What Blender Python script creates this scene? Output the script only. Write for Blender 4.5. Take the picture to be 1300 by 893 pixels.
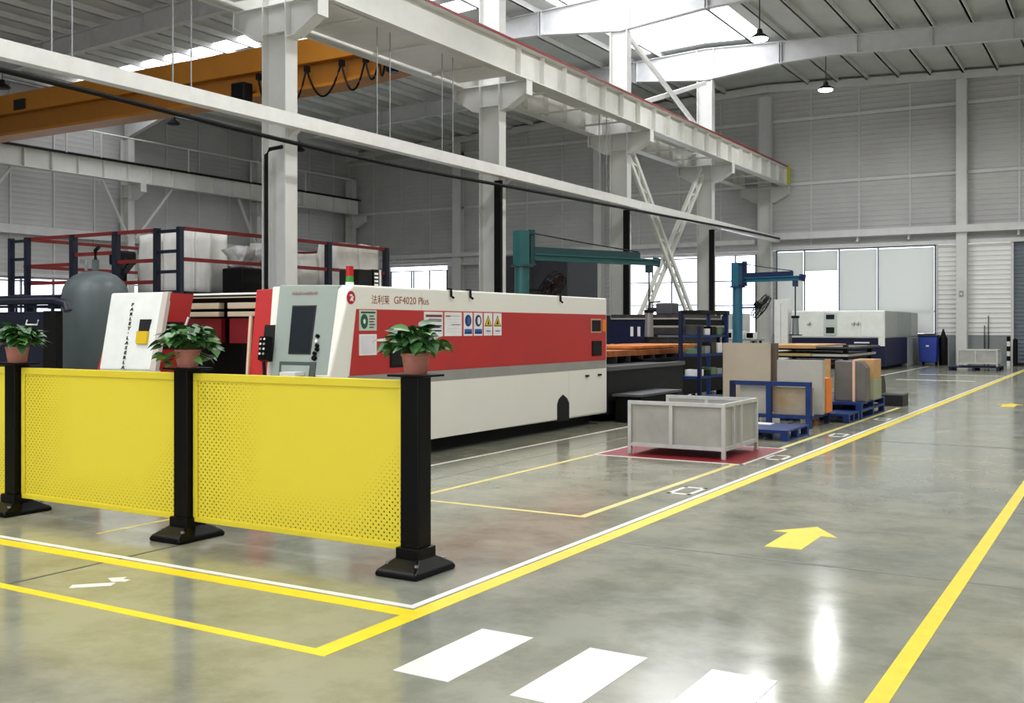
import bpy, math, random
from mathutils import Vector, Matrix, noise
random.seed(7)
for o in list(bpy.data.objects):
    bpy.data.objects.remove(o)
SC = bpy.context.scene
COL = SC.collection

# ------------------------------------------------------------------ camera
FPX, CAMH, HORIZON = 1321.0, 1.6, 415.0
YAW = math.radians(30.881)
cd = bpy.data.cameras.new('camera')
cd.sensor_fit = 'HORIZONTAL'; cd.sensor_width = 36.0
cd.lens = 36.0 * FPX / 1300.0
cd.shift_y = -(446.5 - HORIZON) / 1300.0
cd.clip_start = 0.05; cd.clip_end = 300
cam = bpy.data.objects.new('camera', cd); COL.objects.link(cam)
cam.location = (0, 0, CAMH); cam.rotation_euler = (math.pi / 2, 0, YAW)
SC.camera = cam

# ------------------------------------------------------------------ world, light levels, exposure
w = bpy.data.worlds.new('overcast_sky'); SC.world = w; w.use_nodes = True
w.node_tree.nodes['Background'].inputs[0].default_value = (0.88, 0.88, 1.0, 1)
w.node_tree.nodes['Background'].inputs[1].default_value = 3.0
SKYLIGHT = 5.0        # glow of the translucent roof sheets
LAMP_W = 170.0        # each high bay lamp
SC.view_settings.view_transform = 'Standard'
SC.view_settings.look = 'None'
SC.view_settings.gamma = 1.0
SC.view_settings.use_curve_mapping = False
SC.view_settings.exposure = 0.25
SC.cycles.max_bounces = 8
SC.cycles.diffuse_bounces = 4
SC.cycles.glossy_bounces = 3
SC.cycles.transparent_max_bounces = 12
SC.cycles.sample_clamp_indirect = 8.0
SC.cycles.caustics_reflective = False
SC.cycles.caustics_refractive = False
SC.cycles.use_denoising = True

# ------------------------------------------------------------------ materials
def lin(h):
    h = h.lstrip('#')
    c = [int(h[i:i + 2], 16) / 255 for i in (0, 2, 4)]
    return tuple(x / 12.92 if x <= .04045 else ((x + .055) / 1.055) ** 2.4 for x in c) + (1,)

MATS = {}
def mat(name, col, rough=.5, metal=0., col2=None, scale=3., bump=0., bscale=40., spec=.5, emit=0., coat=0.):
    if name in MATS: return MATS[name]
    m = bpy.data.materials.new(name); m.use_nodes = True
    nt = m.node_tree; b = nt.nodes['Principled BSDF']
    b.inputs['Base Color'].default_value = lin(col)
    b.inputs['Roughness'].default_value = rough
    b.inputs['Metallic'].default_value = metal
    b.inputs['Specular IOR Level'].default_value = spec
    b.inputs['Coat Weight'].default_value = coat
    tc = nt.nodes.new('ShaderNodeTexCoord')
    if col2 is None and not emit:
        # a little uneven paint, so no surface is perfectly flat
        c = lin(col); col2v = tuple(min(1, x * .9) for x in c[:3]) + (1,)
    elif col2: col2v = lin(col2)
    if not emit:
        n = nt.nodes.new('ShaderNodeTexNoise'); n.inputs['Scale'].default_value = scale
        n.inputs['Detail'].default_value = 5; n.inputs['Roughness'].default_value = .6
        nt.links.new(tc.outputs['Object'], n.inputs['Vector'])
        r = nt.nodes.new('ShaderNodeValToRGB')
        r.color_ramp.elements[0].position = .35; r.color_ramp.elements[1].position = .68
        r.color_ramp.elements[0].color = lin(col); r.color_ramp.elements[1].color = col2v
        nt.links.new(n.outputs['Fac'], r.inputs['Fac'])
        nt.links.new(r.outputs['Color'], b.inputs['Base Color'])
    else:
        b.inputs['Emission Color'].default_value = lin(col)
        b.inputs['Emission Strength'].default_value = emit
    if bump:
        n2 = nt.nodes.new('ShaderNodeTexNoise'); n2.inputs['Scale'].default_value = bscale
        nt.links.new(tc.outputs['Object'], n2.inputs['Vector'])
        bp = nt.nodes.new('ShaderNodeBump'); bp.inputs['Strength'].default_value = bump
        bp.inputs['Distance'].default_value = .01
        nt.links.new(n2.outputs['Fac'], bp.inputs['Height'])
        nt.links.new(bp.outputs['Normal'], b.inputs['Normal'])
    MATS[name] = m
    return m

WHITE = mat('white_steel_paint', '#d9dad6', .45, scale=1.2, col2='#cfd0cc')
WHITE2 = mat('white_beam_paint', '#e0e0da', .42, scale=.8, col2='#d0d0ca')
ROOF = mat('roof_lining', '#cfd1ce', .75, scale=.5, col2='#bfc1bf')
PURL = mat('purlin_paint', '#ececea', .5)
RAFT = mat('rafter_paint', '#d4d5d6', .5)
SIDING = mat('siding_sheet', '#c3c3c1', .55, scale=.35, col2='#b5b4b4')
SIDLO = mat('white_siding_sheet', '#ebebe8', .5, scale=.6)
DADO = mat('grey_dado', '#84898a', .45)
GREYDOOR = mat('roller_door_paint', '#67707a', .5)
GIRT = mat('girt_paint', '#d8d8d6', .5)
BATTEN = mat('batten_paint', '#cfcfcd', .5)
BLACK = mat('black_plastic', '#050505', .32, spec=.14)
BLACKM = mat('black_matte', '#090909', .6, spec=.2)
VOID = mat('shade_and_window_black', '#060606', .9)  # black paints the shade in recesses and under machines; also dark panes
CHAR = mat('charcoal_steel', '#17181a', .5, scale=2, col2='#101112', spec=.3)
YEL = mat('yellow_panel_paint', '#e4d236', .4, scale=2, col2='#decb30')
CREAM = mat('cream_enamel', '#f1efe6', .3, scale=.7, col2='#edebe0')
RED = mat('red_enamel', '#c02c2a', .35, scale=.8, col2='#b52a2a')
DRED = mat('dark_red_enamel', '#7e1f24', .4)
GRNGREY = mat('console_grey', '#9aa59c', .4, scale=1.5, col2='#939e96')
BANDGREY = mat('band_grey', '#9b9a94', .45)
SCREEN = mat('screen_glass', '#20272c', .12)
BEIGE = mat('beige_metal', '#cdbfa4', .5)
TEAL = mat('teal_paint', '#1f5f60', .4, scale=2, col2='#1a5253')
TEALB = mat('teal_blue_paint', '#2f6b85', .4)
NAVY = mat('navy_paint', '#10173a', .45, spec=.3)
DNAVY = mat('deep_navy_paint', '#0d1428', .4)
BLUE = mat('blue_paint', '#1a3570', .5, scale=5, col2='#152b5c', spec=.3)
BINBLUE = mat('bin_blue_plastic', '#2440a0', .45)
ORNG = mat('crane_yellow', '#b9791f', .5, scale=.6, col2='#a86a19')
REDR = mat('red_rail_paint', '#742523', .5, spec=.3)
CRED = mat('conductor_red', '#8c151c', .5)
TANKG = mat('tank_grey', '#5b6566', .38, scale=1.5, col2='#525c5d')
GALV = mat('crate_grey_steel', '#c6c7c4', .42, metal=.1, scale=6, col2='#b8b9b6')
CRATEP = mat('crate_panel_steel', '#acaca6', .38, metal=.15, scale=4, col2='#9f9f99')
BAG = mat('woven_bag_white', '#e3e2db', .8, scale=3, col2='#d2d1ca', bump=.3, bscale=6)
WRAP = mat('stretch_wrap', '#c9c9c7', .3, scale=4, col2='#8d8d8d', bump=.6, bscale=5)
TANB = mat('tan_board', '#b3a793', .6, scale=1.2, col2='#a89b87')
GREYB = mat('grey_sheet', '#b0aea6', .45, scale=2, col2='#a3a199')
BRN = mat('brown_board_edge', '#5c5045', .7)
ORB = mat('orange_board', '#e8822a', .5)
RUST = mat('rusty_orange_plate', '#b5672c', .65, scale=5, col2='#8a4a22')
CARD = mat('cardboard', '#c49a68', .8, scale=3, col2='#b58b5b')
DGREY = mat('dark_grey_wrap', '#6a6660', .5, scale=3, col2='#5d5953')
OLIVE = mat('olive_grey', '#9b9f82', .6)
PINK = mat('pale_pink_strap', '#e7b9a0', .5)
STEELD = mat('dark_plate_steel', '#4a4a48', .45, metal=.4, scale=5, col2='#343433')
LEAF = mat('leaf_green', '#30622a', .4, scale=14, col2='#1f451c')
LEAF2 = mat('leaf_light_green', '#568a3e', .4, scale=14, col2='#3a6b2e')
STEM = mat('stem_green', '#5d7d3c', .5)
POT = mat('terracotta_pot', '#b8796a', .55, scale=8, col2='#a8685a')
SOIL = mat('potting_soil', '#2c211a', .95)
PWHITE = mat('placard_white', '#f1f0ee', .5)
PPALE = mat('paper_lilac', '#e6e2ea', .6)
PBLUE = mat('sign_blue', '#1d63b8', .5)
PNAVY = mat('sign_navy', '#1a2b66', .5)
PYEL = mat('sign_yellow', '#f0c419', .5)
PGRN = mat('sign_green', '#14593b', .5)
PGREY = mat('print_grey', '#8d8f92', .6)
PMAR = mat('print_maroon', '#7d2f3d', .6)
INK = mat('ink_black', '#161616', .6)
TXTR = mat('letter_red', '#9a4a40', .5)
LOGO = mat('logo_red', '#bf1826', .4)
LYEL = mat('floor_yellow', '#f4dc2e', .35, scale=9, col2='#e9cf2a')
LPYEL = mat('floor_pale_yellow', '#ded283', .4, scale=9, col2='#d0c474')
LWHT = mat('floor_white', '#f1f1ec', .35, scale=9, col2='#e2e2dc')
LRED = mat('floor_red_mat', '#8e1f27', .4)
JOINT = mat('joint_dark', '#74756c', .6)
WHITEP = mat('white_plastic', '#eeeeea', .4)
TOOLW = mat('machine_white', '#e9ece6', .35)
MESHG = mat('steel_tube_grey', '#8d9092', .35, metal=.5)
GRN = mat('lamp_green', '#3a8a2a', .3)
LREDP = mat('lamp_red', '#b01414', .3)

def emission(name, col, s):
    m = bpy.data.materials.new(name); m.use_nodes = True
    nt = m.node_tree; nt.nodes.clear()
    e = nt.nodes.new('ShaderNodeEmission'); e.inputs[0].default_value = lin(col); e.inputs[1].default_value = s
    o = nt.nodes.new('ShaderNodeOutputMaterial'); nt.links.new(e.outputs[0], o.inputs[0])
    return m
SKYP = emission('backlit_roof_sheet', '#f2f2f7', SKYLIGHT)
LENS = emission('lit_lamp_lens', '#f6f9ff', 30.0)

def floor_mat():
    m = bpy.data.materials.new('polished_concrete'); m.use_nodes = True
    nt = m.node_tree; b = nt.nodes['Principled BSDF']; L = nt.links.new
    tc = nt.nodes.new('ShaderNodeTexCoord')
    n1 = nt.nodes.new('ShaderNodeTexNoise'); n1.inputs['Scale'].default_value = .3; n1.inputs['Detail'].default_value = 6; n1.inputs['Roughness'].default_value = .62
    n2 = nt.nodes.new('ShaderNodeTexNoise'); n2.inputs['Scale'].default_value = 1.7; n2.inputs['Detail'].default_value = 8; n2.inputs['Roughness'].default_value = .7; n2.inputs['Distortion'].default_value = .15
    for n in (n1, n2): L(tc.outputs['Object'], n.inputs['Vector'])
    r1 = nt.nodes.new('ShaderNodeValToRGB')
    r1.color_ramp.elements[0].position = .3; r1.color_ramp.elements[0].color = lin('#8b9086')
    r1.color_ramp.elements[1].position = .72; r1.color_ramp.elements[1].color = lin('#a5a28c')
    L(n1.outputs['Fac'], r1.inputs['Fac'])
    r2 = nt.nodes.new('ShaderNodeValToRGB')
    r2.color_ramp.elements[0].position = .36; r2.color_ramp.elements[0].color = (.52, .53, .52, 1)
    r2.color_ramp.elements[1].position = .58; r2.color_ramp.elements[1].color = (1, 1, 1, 1)
    L(n2.outputs['Fac'], r2.inputs['Fac'])
    mx = nt.nodes.new('ShaderNodeMix'); mx.data_type = 'RGBA'; mx.blend_type = 'MULTIPLY'; mx.inputs['Factor'].default_value = .62
    L(r1.outputs['Color'], mx.inputs['A']); L(r2.outputs['Color'], mx.inputs['B'])
    L(mx.outputs['Result'], b.inputs['Base Color'])
    mr = nt.nodes.new('ShaderNodeMapRange'); mr.inputs['From Min'].default_value = .3; mr.inputs['From Max'].default_value = .7
    mr.inputs['To Min'].default_value = .10; mr.inputs['To Max'].default_value = .19
    L(n2.outputs['Fac'], mr.inputs['Value']); L(mr.outputs['Result'], b.inputs['Roughness'])
    b.inputs['Specular IOR Level'].default_value = .55
    n3 = nt.nodes.new('ShaderNodeTexNoise'); n3.inputs['Scale'].default_value = 1.6; n3.inputs['Detail'].default_value = 3
    L(tc.outputs['Object'], n3.inputs['Vector'])
    bp = nt.nodes.new('ShaderNodeBump'); bp.inputs['Strength'].default_value = .06; bp.inputs['Distance'].default_value = .02
    L(n3.outputs['Fac'], bp.inputs['Height']); L(bp.outputs['Normal'], b.inputs['Normal'])
    return m
FLOOR = floor_mat()

def glass_mat():
    m = bpy.data.materials.new('window_glass'); m.use_nodes = True
    nt = m.node_tree; nt.nodes.clear()
    t = nt.nodes.new('ShaderNodeBsdfTransparent'); t.inputs[0].default_value = (.93, .95, .96, 1)
    g = nt.nodes.new('ShaderNodeBsdfGlossy'); g.inputs['Roughness'].default_value = .03
    mx = nt.nodes.new('ShaderNodeMixShader'); mx.inputs[0].default_value = .07
    o = nt.nodes.new('ShaderNodeOutputMaterial')
    nt.links.new(t.outputs[0], mx.inputs[1]); nt.links.new(g.outputs[0], mx.inputs[2]); nt.links.new(mx.outputs[0], o.inputs[0])
    return m
GLASS = glass_mat()

def blind_mat():
    m = bpy.data.materials.new('roller_blind_fabric'); m.use_nodes = True
    nt = m.node_tree; nt.nodes.clear()
    d = nt.nodes.new('ShaderNodeBsdfDiffuse'); d.inputs[0].default_value = lin('#e0e3e0')
    t = nt.nodes.new('ShaderNodeBsdfTranslucent'); t.inputs[0].default_value = lin('#e3e4de')
    mx = nt.nodes.new('ShaderNodeMixShader'); mx.inputs[0].default_value = .36
    o = nt.nodes.new('ShaderNodeOutputMaterial')
    nt.links.new(d.outputs[0], mx.inputs[1]); nt.links.new(t.outputs[0], mx.inputs[2]); nt.links.new(mx.outputs[0], o.inputs[0])
    return m
BLIND = blind_mat()

def perf_mat(x0, x1):
    """yellow sheet with staggered punched holes (see-through), dense at the left edge and in the lower right corner"""
    m = bpy.data.materials.new('perforated_yellow_sheet'); m.use_nodes = True
    nt = m.node_tree; b = nt.nodes['Principled BSDF']; out = nt.nodes['Material Output']; L = nt.links.new
    b.inputs['Base Color'].default_value = lin('#e4d236'); b.inputs['Roughness'].default_value = .42
    tc = nt.nodes.new('ShaderNodeTexCoord'); sp = nt.nodes.new('ShaderNodeSeparateXYZ'); L(tc.outputs['Object'], sp.inputs[0])
    def mth(op, a, bb=None, c=None):
        n = nt.nodes.new('ShaderNodeMath'); n.operation = op
        for i, v in enumerate((a, bb, c)):
            if v is None: continue
            if isinstance(v, (int, float)): n.inputs[i].default_value = v
            else: L(v, n.inputs[i])
        return n.outputs[0]
    X, Z = sp.outputs['X'], sp.outputs['Z']
    p = .046
    def cell(ox, oz):
        ax = mth('SUBTRACT', mth('FRACT', mth('DIVIDE', mth('ADD', X, 100 + ox), p)), .5)
        az = mth('SUBTRACT', mth('FRACT', mth('DIVIDE', mth('ADD', Z, 100 + oz), p)), .5)
        return mth('SQRT', mth('ADD', mth('MULTIPLY', ax, ax), mth('MULTIPLY', az, az)))
    d = mth('MINIMUM', cell(0, 0), cell(p / 2, p / 2))
    W = x1 - x0
    f = mth('DIVIDE', mth('SUBTRACT', X, x0), W)
    left = mth('MULTIPLY', mth('SUBTRACT', .5, f), 2.6)
    right = mth('MULTIPLY', mth('SUBTRACT', mth('SUBTRACT', f, mth('MULTIPLY', Z, .5)), .42), 3.2)
    low = mth('MULTIPLY', mth('SUBTRACT', .62, Z), 2.2)
    mask = mth('MAXIMUM', mth('MAXIMUM', left, right), low)
    n = nt.nodes.new('ShaderNodeClamp'); L(mask, n.inputs['Value'])
    rad = mth('MULTIPLY', n.outputs[0], .135)
    rad2 = mth('MULTIPLY', rad, mth('GREATER_THAN', rad, .055))
    hole = mth('LESS_THAN', d, rad2)
    t = nt.nodes.new('ShaderNodeBsdfTransparent'); mx = nt.nodes.new('ShaderNodeMixShader')
    L(hole, mx.inputs[0]); L(b.outputs[0], mx.inputs[1]); L(t.outputs[0], mx.inputs[2]); L(mx.outputs[0], out.inputs[0])
    return m

# ------------------------------------------------------------------ mesh helpers
class MB:
    def __init__(s): s.v = []; s.f = []
    def add(s, vs, fs):
        o = len(s.v); s.v += [tuple(x) for x in vs]; s.f += [tuple(i + o for i in f) for f in fs]; return s
    def box(s, x0, x1, y0, y1, z0, z1):
        v = [(x, y, z) for z in (z0, z1) for y in (y0, y1) for x in (x0, x1)]
        return s.add(v, [(0, 2, 3, 1), (4, 5, 7, 6), (0, 1, 5, 4), (2, 6, 7, 3), (0, 4, 6, 2), (1, 3, 7, 5)])
    def bar(s, a, b, w, h, up=(0, 0, 1)):
        a, b = Vector(a), Vector(b); d = (b - a).normalized(); u = Vector(up)
        if abs(d.dot(u)) > .98: u = Vector((1, 0, 0))
        r = d.cross(u).normalized(); u = r.cross(d).normalized()
        v = [p + r * (i * w / 2) + u * (j * h / 2) for p in (a, b) for i, j in ((-1, -1), (1, -1), (1, 1), (-1, 1))]
        return s.add(v, [(3, 2, 1, 0), (4, 5, 6, 7), (0, 1, 5, 4), (1, 2, 6, 5), (2, 3, 7, 6), (3, 0, 4, 7)])
    def tube(s, a, b, r, n=12, r2=None):
        a, b = Vector(a), Vector(b); d = (b - a).normalized(); u = Vector((0, 0, 1)) if abs(d.z) < .9 else Vector((1, 0, 0))
        e = d.cross(u).normalized(); g = d.cross(e)
        r2 = r if r2 is None else r2
        v = [a + (e * math.cos(t) + g * math.sin(t)) * r for t in [2 * math.pi * i / n for i in range(n)]]
        v += [b + (e * math.cos(t) + g * math.sin(t)) * r2 for t in [2 * math.pi * i / n for i in range(n)]]
        f = [(i, (i + 1) % n, n + (i + 1) % n, n + i) for i in range(n)] + [tuple(range(n))[::-1], tuple(range(n, 2 * n))]
        return s.add(v, f)
    def path(s, pts, r, n=6):
        pts = [Vector(p) for p in pts]; rings = []
        for i, p in enumerate(pts):
            d = (pts[min(i + 1, len(pts) - 1)] - pts[max(i - 1, 0)]).normalized()
            u = Vector((0, 0, 1)) if abs(d.z) < .9 else Vector((1, 0, 0))
            e = d.cross(u).normalized(); g = d.cross(e)
            rings.append([p + (e * math.cos(t) + g * math.sin(t)) * r for t in [2 * math.pi * k / n for k in range(n)]])
        v = [q for rr in rings for q in rr]; f = []
        for i in range(len(pts) - 1):
            f += [(i * n + k, i * n + (k + 1) % n, (i + 1) * n + (k + 1) % n, (i + 1) * n + k) for k in range(n)]
        f += [tuple(range(n))[::-1], tuple(range((len(pts) - 1) * n, len(pts) * n))]
        return s.add(v, f)
    def prism(s, poly, axis, a, b):
        """poly: 2-D outline; axis 'x' -> (y,z), 'y' -> (x,z), 'z' -> (x,y)"""
        def p3(p, t): return {'x': (t, p[0], p[1]), 'y': (p[0], t, p[1]), 'z': (p[0], p[1], t)}[axis]
        n = len(poly); v = [p3(p, a) for p in poly] + [p3(p, b) for p in poly]
        f = [(i, (i + 1) % n, n + (i + 1) % n, n + i) for i in range(n)] + [tuple(range(n))[::-1], tuple(range(n, 2 * n))]
        return s.add(v, f)
    def slab(s, pts, th, back=None):
        """a planar outline given thickness th along its normal (towards -normal), or along the vector back"""
        P = [Vector(p) for p in pts]; nrm = Vector(back) if back else -(P[1] - P[0]).cross(P[2] - P[0]).normalized()
        n = len(P); v = P + [p + nrm * th for p in P]
        f = [tuple(range(n)), tuple(range(n, 2 * n))[::-1]] + [(i, n + i, n + (i + 1) % n, (i + 1) % n) for i in range(n)]
        return s.add(v, f)
    def lathe(s, c, prof, n=24):
        c = Vector(c); v = []; m = len(prof)
        for k in range(n):
            t = 2 * math.pi * k / n
            v += [c + Vector((r * math.cos(t), r * math.sin(t), z)) for r, z in prof]
        f = []
        for k in range(n):
            k2 = (k + 1) % n
            f += [(k * m + i, k2 * m + i, k2 * m + i + 1, k * m + i + 1) for i in range(m - 1)]
        f += [tuple(k * m for k in range(n))[::-1], tuple(k * m + m - 1 for k in range(n))]
        return s.add(v, f)
    def build(s, name, m, parent=None, bevel=0., smooth=False, seg=2):
        me = bpy.data.meshes.new(name); me.from_pydata(s.v, [], s.f); me.update()
        import bmesh
        bm = bmesh.new(); bm.from_mesh(me); bmesh.ops.recalc_face_normals(bm, faces=bm.faces); bm.to_mesh(me); bm.free()
        me.materials.append(m)
        o = bpy.data.objects.new(name, me); COL.objects.link(o)
        if smooth:
            me.polygons.foreach_set('use_smooth', [True] * len(me.polygons))
            md = o.modifiers.new('split', 'EDGE_SPLIT'); md.split_angle = math.radians(38)
        if bevel:
            md = o.modifiers.new('edge', 'BEVEL'); md.width = bevel; md.segments = seg; md.limit_method = 'ANGLE'; md.angle_limit = math.radians(40)
        attach(o, parent)
        return o

def attach(o, parent):
    if parent is None: return
    o.parent = parent
    if parent.type == 'EMPTY': o.matrix_parent_inverse = Matrix.Translation(parent.location).inverted()

def tag(o, label=None, cat=None, group=None, kind=None):
    if label: o['label'] = label
    if cat: o['category'] = cat
    if group: o['group'] = group
    if kind: o['kind'] = kind
    return o
def thing(name, label, cat, loc=(0, 0, 0), group=None):
    o = bpy.data.objects.new(name, None); COL.objects.link(o); o.location = loc; o.empty_display_size = .2
    return tag(o, label, cat, group)
def struct(name, mb, m, **k):
    return tag(mb.build(name, m, **k), kind='structure')
def copy_tree(o, off, label, cat=None, group=None):
    c = o.copy(); COL.objects.link(c); c.location = Vector(o.location) + Vector(off); c['label'] = label
    if group: c['group'] = group
    def kids(a, b):
        for ch in list(a.children):
            d = ch.copy(); COL.objects.link(d); d.parent = b; kids(ch, d)
    kids(o, c)
    return c
def box(name, m, parent, x0, x1, y0, y1, z0, z1, bevel=0.): return MB().box(x0, x1, y0, y1, z0, z1).build(name, m, parent, bevel=bevel)
def text(name, body, m, parent, loc, xdir, ydir, size, depth=.002, align='LEFT', squeeze=1., bold=0.):
    cu = bpy.data.curves.new(name, 'FONT'); cu.body = body; cu.size = size; cu.extrude = depth; cu.align_x = align; cu.offset = bold; cu.resolution_u = 3
    cu.materials.append(m)
    o = bpy.data.objects.new(name, cu); COL.objects.link(o)
    X = Vector(xdir).normalized(); Yv = Vector(ydir).normalized(); Zv = X.cross(Yv)
    Mx = Matrix((X * squeeze, Yv, Zv)).transposed().to_4x4(); Mx.translation = Vector(loc)
    me = bpy.data.meshes.new_from_object(o); bpy.data.objects.remove(o); me.name = name
    if not me.materials: me.materials.append(m)
    o = bpy.data.objects.new(name, me); COL.objects.link(o)
    o.matrix_world = Mx
    attach(o, parent)
    return o

# ------------------------------------------------------------------ setting: floor, joints, painted lines
YW, XL, XR, YB = 47.4, -39.5, 9.8, -14.0
def roofz(x): return 12.85 - .045 * abs(x + 14.6)
floor = struct('floor', MB().box(XL - .3, XR + .3, YB - .3, YW + .3, -.2, 0), FLOOR)
for y in (-1.0, 7.05, 15.1, 23.1, 31.2, 39.2): box('floor_joint', JOINT, floor, -3.35, XR, y - .02, y + .02, -.002, .0015)
box('floor_joint', mat('saw_cut_dark', '#46473f', .7), floor, -6.012, -5.992, -8, 5.6, -.002, .0015)
box('floor_joint', JOINT, floor, -6.31, -6.295, 8.2, 15.6, -.002, .0015)
def paint(name, m, x0, x1, y0, y1, z=.002): return box(name, m, floor, x0, x1, y0, y1, -.001, z)
paint('painted_line', LYEL, -3.49, -3.37, 3.86, 46.5)
paint('painted_line', LWHT, -3.56, -3.51, 4.78, 46.5)
paint('painted_line', LYEL, -.985, -.895, .5, 46.5)
paint('painted_line', LYEL, -16, -3.49, 4.63, 4.75)
paint('painted_line', LWHT, -16, -3.56, 4.78, 4.83)
paint('painted_line', LYEL, -16, -3.49, 3.86, 3.935)
paint('painted_line', LPYEL, -4.02, -3.95, 7.79, 21.5)
paint('painted_line', LPYEL, -5.75, -4.02, 7.79, 7.85)
paint('painted_line', LPYEL, -5.82, -5.76, 7.79, 12.0)
paint('painted_line', LPYEL, -6.89, -6.84, 5.25, 6.5)
paint('painted_line', LWHT, -6.98, -6.92, 8.9, 16.2)
paint('painted_line', LWHT, -7.15, -7.07, 34.5, 44.5)
paint('painted_line', LWHT, -6.2, -4.0, 33.0, 33.15); paint('painted_line', LWHT, -6.2, -3.6, 37.0, 37.12)
for i in range(3): paint('crosswalk_stripe', LWHT, -2.96 + i * .635, -2.65 + i * .635, 3.87, 4.645)
MB().prism([(-2.31, 7.44), (-2.05, 7.47), (-2.05, 8.02), (-1.93, 8.02), (-2.17, 8.38), (-2.43, 8.04), (-2.31, 8.04)], 'z', -.001, .002).build('arrow_marking', LYEL, floor)
MB().prism([(-2.31, 22.9), (-2.05, 22.9), (-2.05, 23.5), (-1.93, 23.5), (-2.17, 23.9), (-2.43, 23.5), (-2.31, 23.5)], 'z', -.001, .002).build('arrow_marking', LYEL, floor)
for y in (9.35, 12.35, 15.4, 18.5):
    s = MB()
    for a in ((-3.86, -3.62, y, y + .05), (-3.86, -3.62, y + .42, y + .47), (-3.86, -3.82, y, y + .47), (-3.66, -3.62, y, y + .47)): s.box(*a, -.001, .002)
    s.build('bay_marking', LWHT, floor)
MB().prism([(-5.64, 4.13), (-5.59, 4.07), (-5.42, 4.24), (-5.46, 4.31)], 'z', -.001, .002).build('painted_mark', LWHT, floor)
MB().prism([(-5.6, 4.36), (-5.5, 4.31), (-5.46, 4.34), (-5.43, 4.35), (-5.44, 4.4), (-5.5, 4.39), (-5.52, 4.44)], 'z', -.001, .002).build('painted_mark', LWHT, floor)
MB().box(-5.78, -3.92, 11.72, 13.5, -.001, .0022).build('red_bay_marking', LRED, floor)
s = MB()
for a in ((-5.82, -3.88, 11.68, 11.72), (-5.82, -3.88, 13.5, 13.54), (-5.82, -5.78, 11.68, 13.54), (-3.92, -3.88, 11.68, 13.54)): s.box(*a, -.001, .003)
s.build('bay_border', LWHT, floor)

# ------------------------------------------------------------------ walls
def corr_y(x0, x1, z0, z1, y, pitch=.22, d=.03):
    """horizontally ribbed sheet facing -y"""
    mb = MB(); z = z0; prof = []
    while z < z1 - 1e-4:
        for t, dy in ((0, 0), (.45, 0), (.6, -d), (.85, -d)):
            zz = z + pitch * t
            if zz < z1: prof.append((y + dy, zz))
        z += pitch
    prof.append((y, z1))
    n = len(prof); v = [(x0, a, b) for a, b in prof] + [(x1, a, b) for a, b in prof]
    return mb.add(v, [(i, i + 1, n + i + 1, n + i) for i in range(n - 1)])
def corr_x(y0, y1, z0, z1, x, sgn=1, pitch=.22, d=.01):
    mb = MB(); z = z0; prof = []
    while z < z1 - 1e-4:
        for t, dx in ((0, 0), (.45, 0), (.6, d), (.85, d)):
            zz = z + pitch * t
            if zz < z1: prof.append((x + dx * sgn, zz))
        z += pitch
    prof.append((x, z1))
    n = len(prof); v = [(a, y0, b) for a, b in prof] + [(a, y1, b) for a, b in prof]
    return mb.add(v, [(i, i + 1, n + i + 1, n + i) for i in range(n - 1)])

wall_back = struct('wall_back', MB().box(XL - .2, XR + .2, YW + .06, YW + .16, 5.3, 12.9), SIDING)
brk = [-39.5, -37.6, -35.6, -33.6, -31.6, -29.5, -27.4, -25.3, -23.1, -21.0, -18.9, -16.8, -14.6, -12.55, -10.44, -8.3, -6.2, -4.05, -1.9, .3, 2.4, 4.5, 6.6, XR]
rows = [(5.25, 8.1), (8.1, 11.03), (11.03, 12.2)]
for a, b in zip(brk, brk[1:]):
    for z0, z1 in rows:
        if z1 > 12: z1 = max(11.4, min(roofz(a), roofz(b)) - .05)
        corr_y(a, b, z0, z1, YW, d=.014 if b < -14 else .022).build('siding_panel', SIDING, wall_back)
    MB().box(a - .035, a + .035, YW - .06, YW - .005, 5.25, max(11.5, roofz(a) - .3)).build('batten', BATTEN, wall_back)
for z, h in ((8.1, .12), (11.03, .14)):
    MB().box(XL, XR, YW - .1, YW - .02, z - h / 2, z + h / 2).build('girt', GIRT, wall_back)
MB().prism([(XL, roofz(XL) - .45), (-14.6, 12.4), (XR, roofz(XR) - .45), (XR, roofz(XR) - .12), (-14.6, 12.73), (XL, roofz(XL) - .12)], 'y', YW - .25, YW - .03).build('eave_beam', GIRT, wall_back)
MB().box(XL, XR, YW - .22, YW - .04, 5.1, 5.26).build('window_head_girt', GIRT, wall_back)
# window band, z 1.25 .. 5.1
holes = [(-36.4, -32.5), (-21.6, -17.95), (-17.15, -15.1), (-14.15, -7.27)]
segs = [(-39.5, -36.4), (-32.5, -29.5), (-29.5, -25.5), (-25.5, -21.6), (-17.95, -17.15), (-15.1, -14.15)]
for a, b in segs: corr_y(a, b, 1.25, 5.1, YW, d=.014).build('siding_panel', SIDING, wall_back)
for a, b in ((-7.27, -6.2), (-6.2, -4.3)): corr_y(a, b, 1.25, 5.1, YW, .2).build('siding_panel', SIDLO, wall_back)
corr_y(-.1, XR, 1.25, 5.25, YW).build('siding_panel', SIDLO, wall_back)
for a, b in ((-39.5, -36.5), (-36.5, -33.5), (-33.5, -30.5), (-30.5, -27.5), (-27.5, -24.5), (-24.5, -21.5), (-21.5, -18.5), (-18.5, -14.6), (-14.6, -12.5), (-12.5, -10.5), (-10.5, -8.6), (-8.6, -6.75), (-6.75, -4.3), (-.1, XR)):
    MB().box(a + .008, b - .008, YW - .06, YW + .1, 0, 1.25).build('dado_panel', DADO, wall_back)
MB().box(-7.24, -7.2, YW - .1, YW, 1.25, 5.1).build('batten', GIRT, wall_back)
MB().box(-4.36, -4.26, YW - .1, YW + .1, 0, 5.1).build('door_jamb', GIRT, wall_back)
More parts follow.
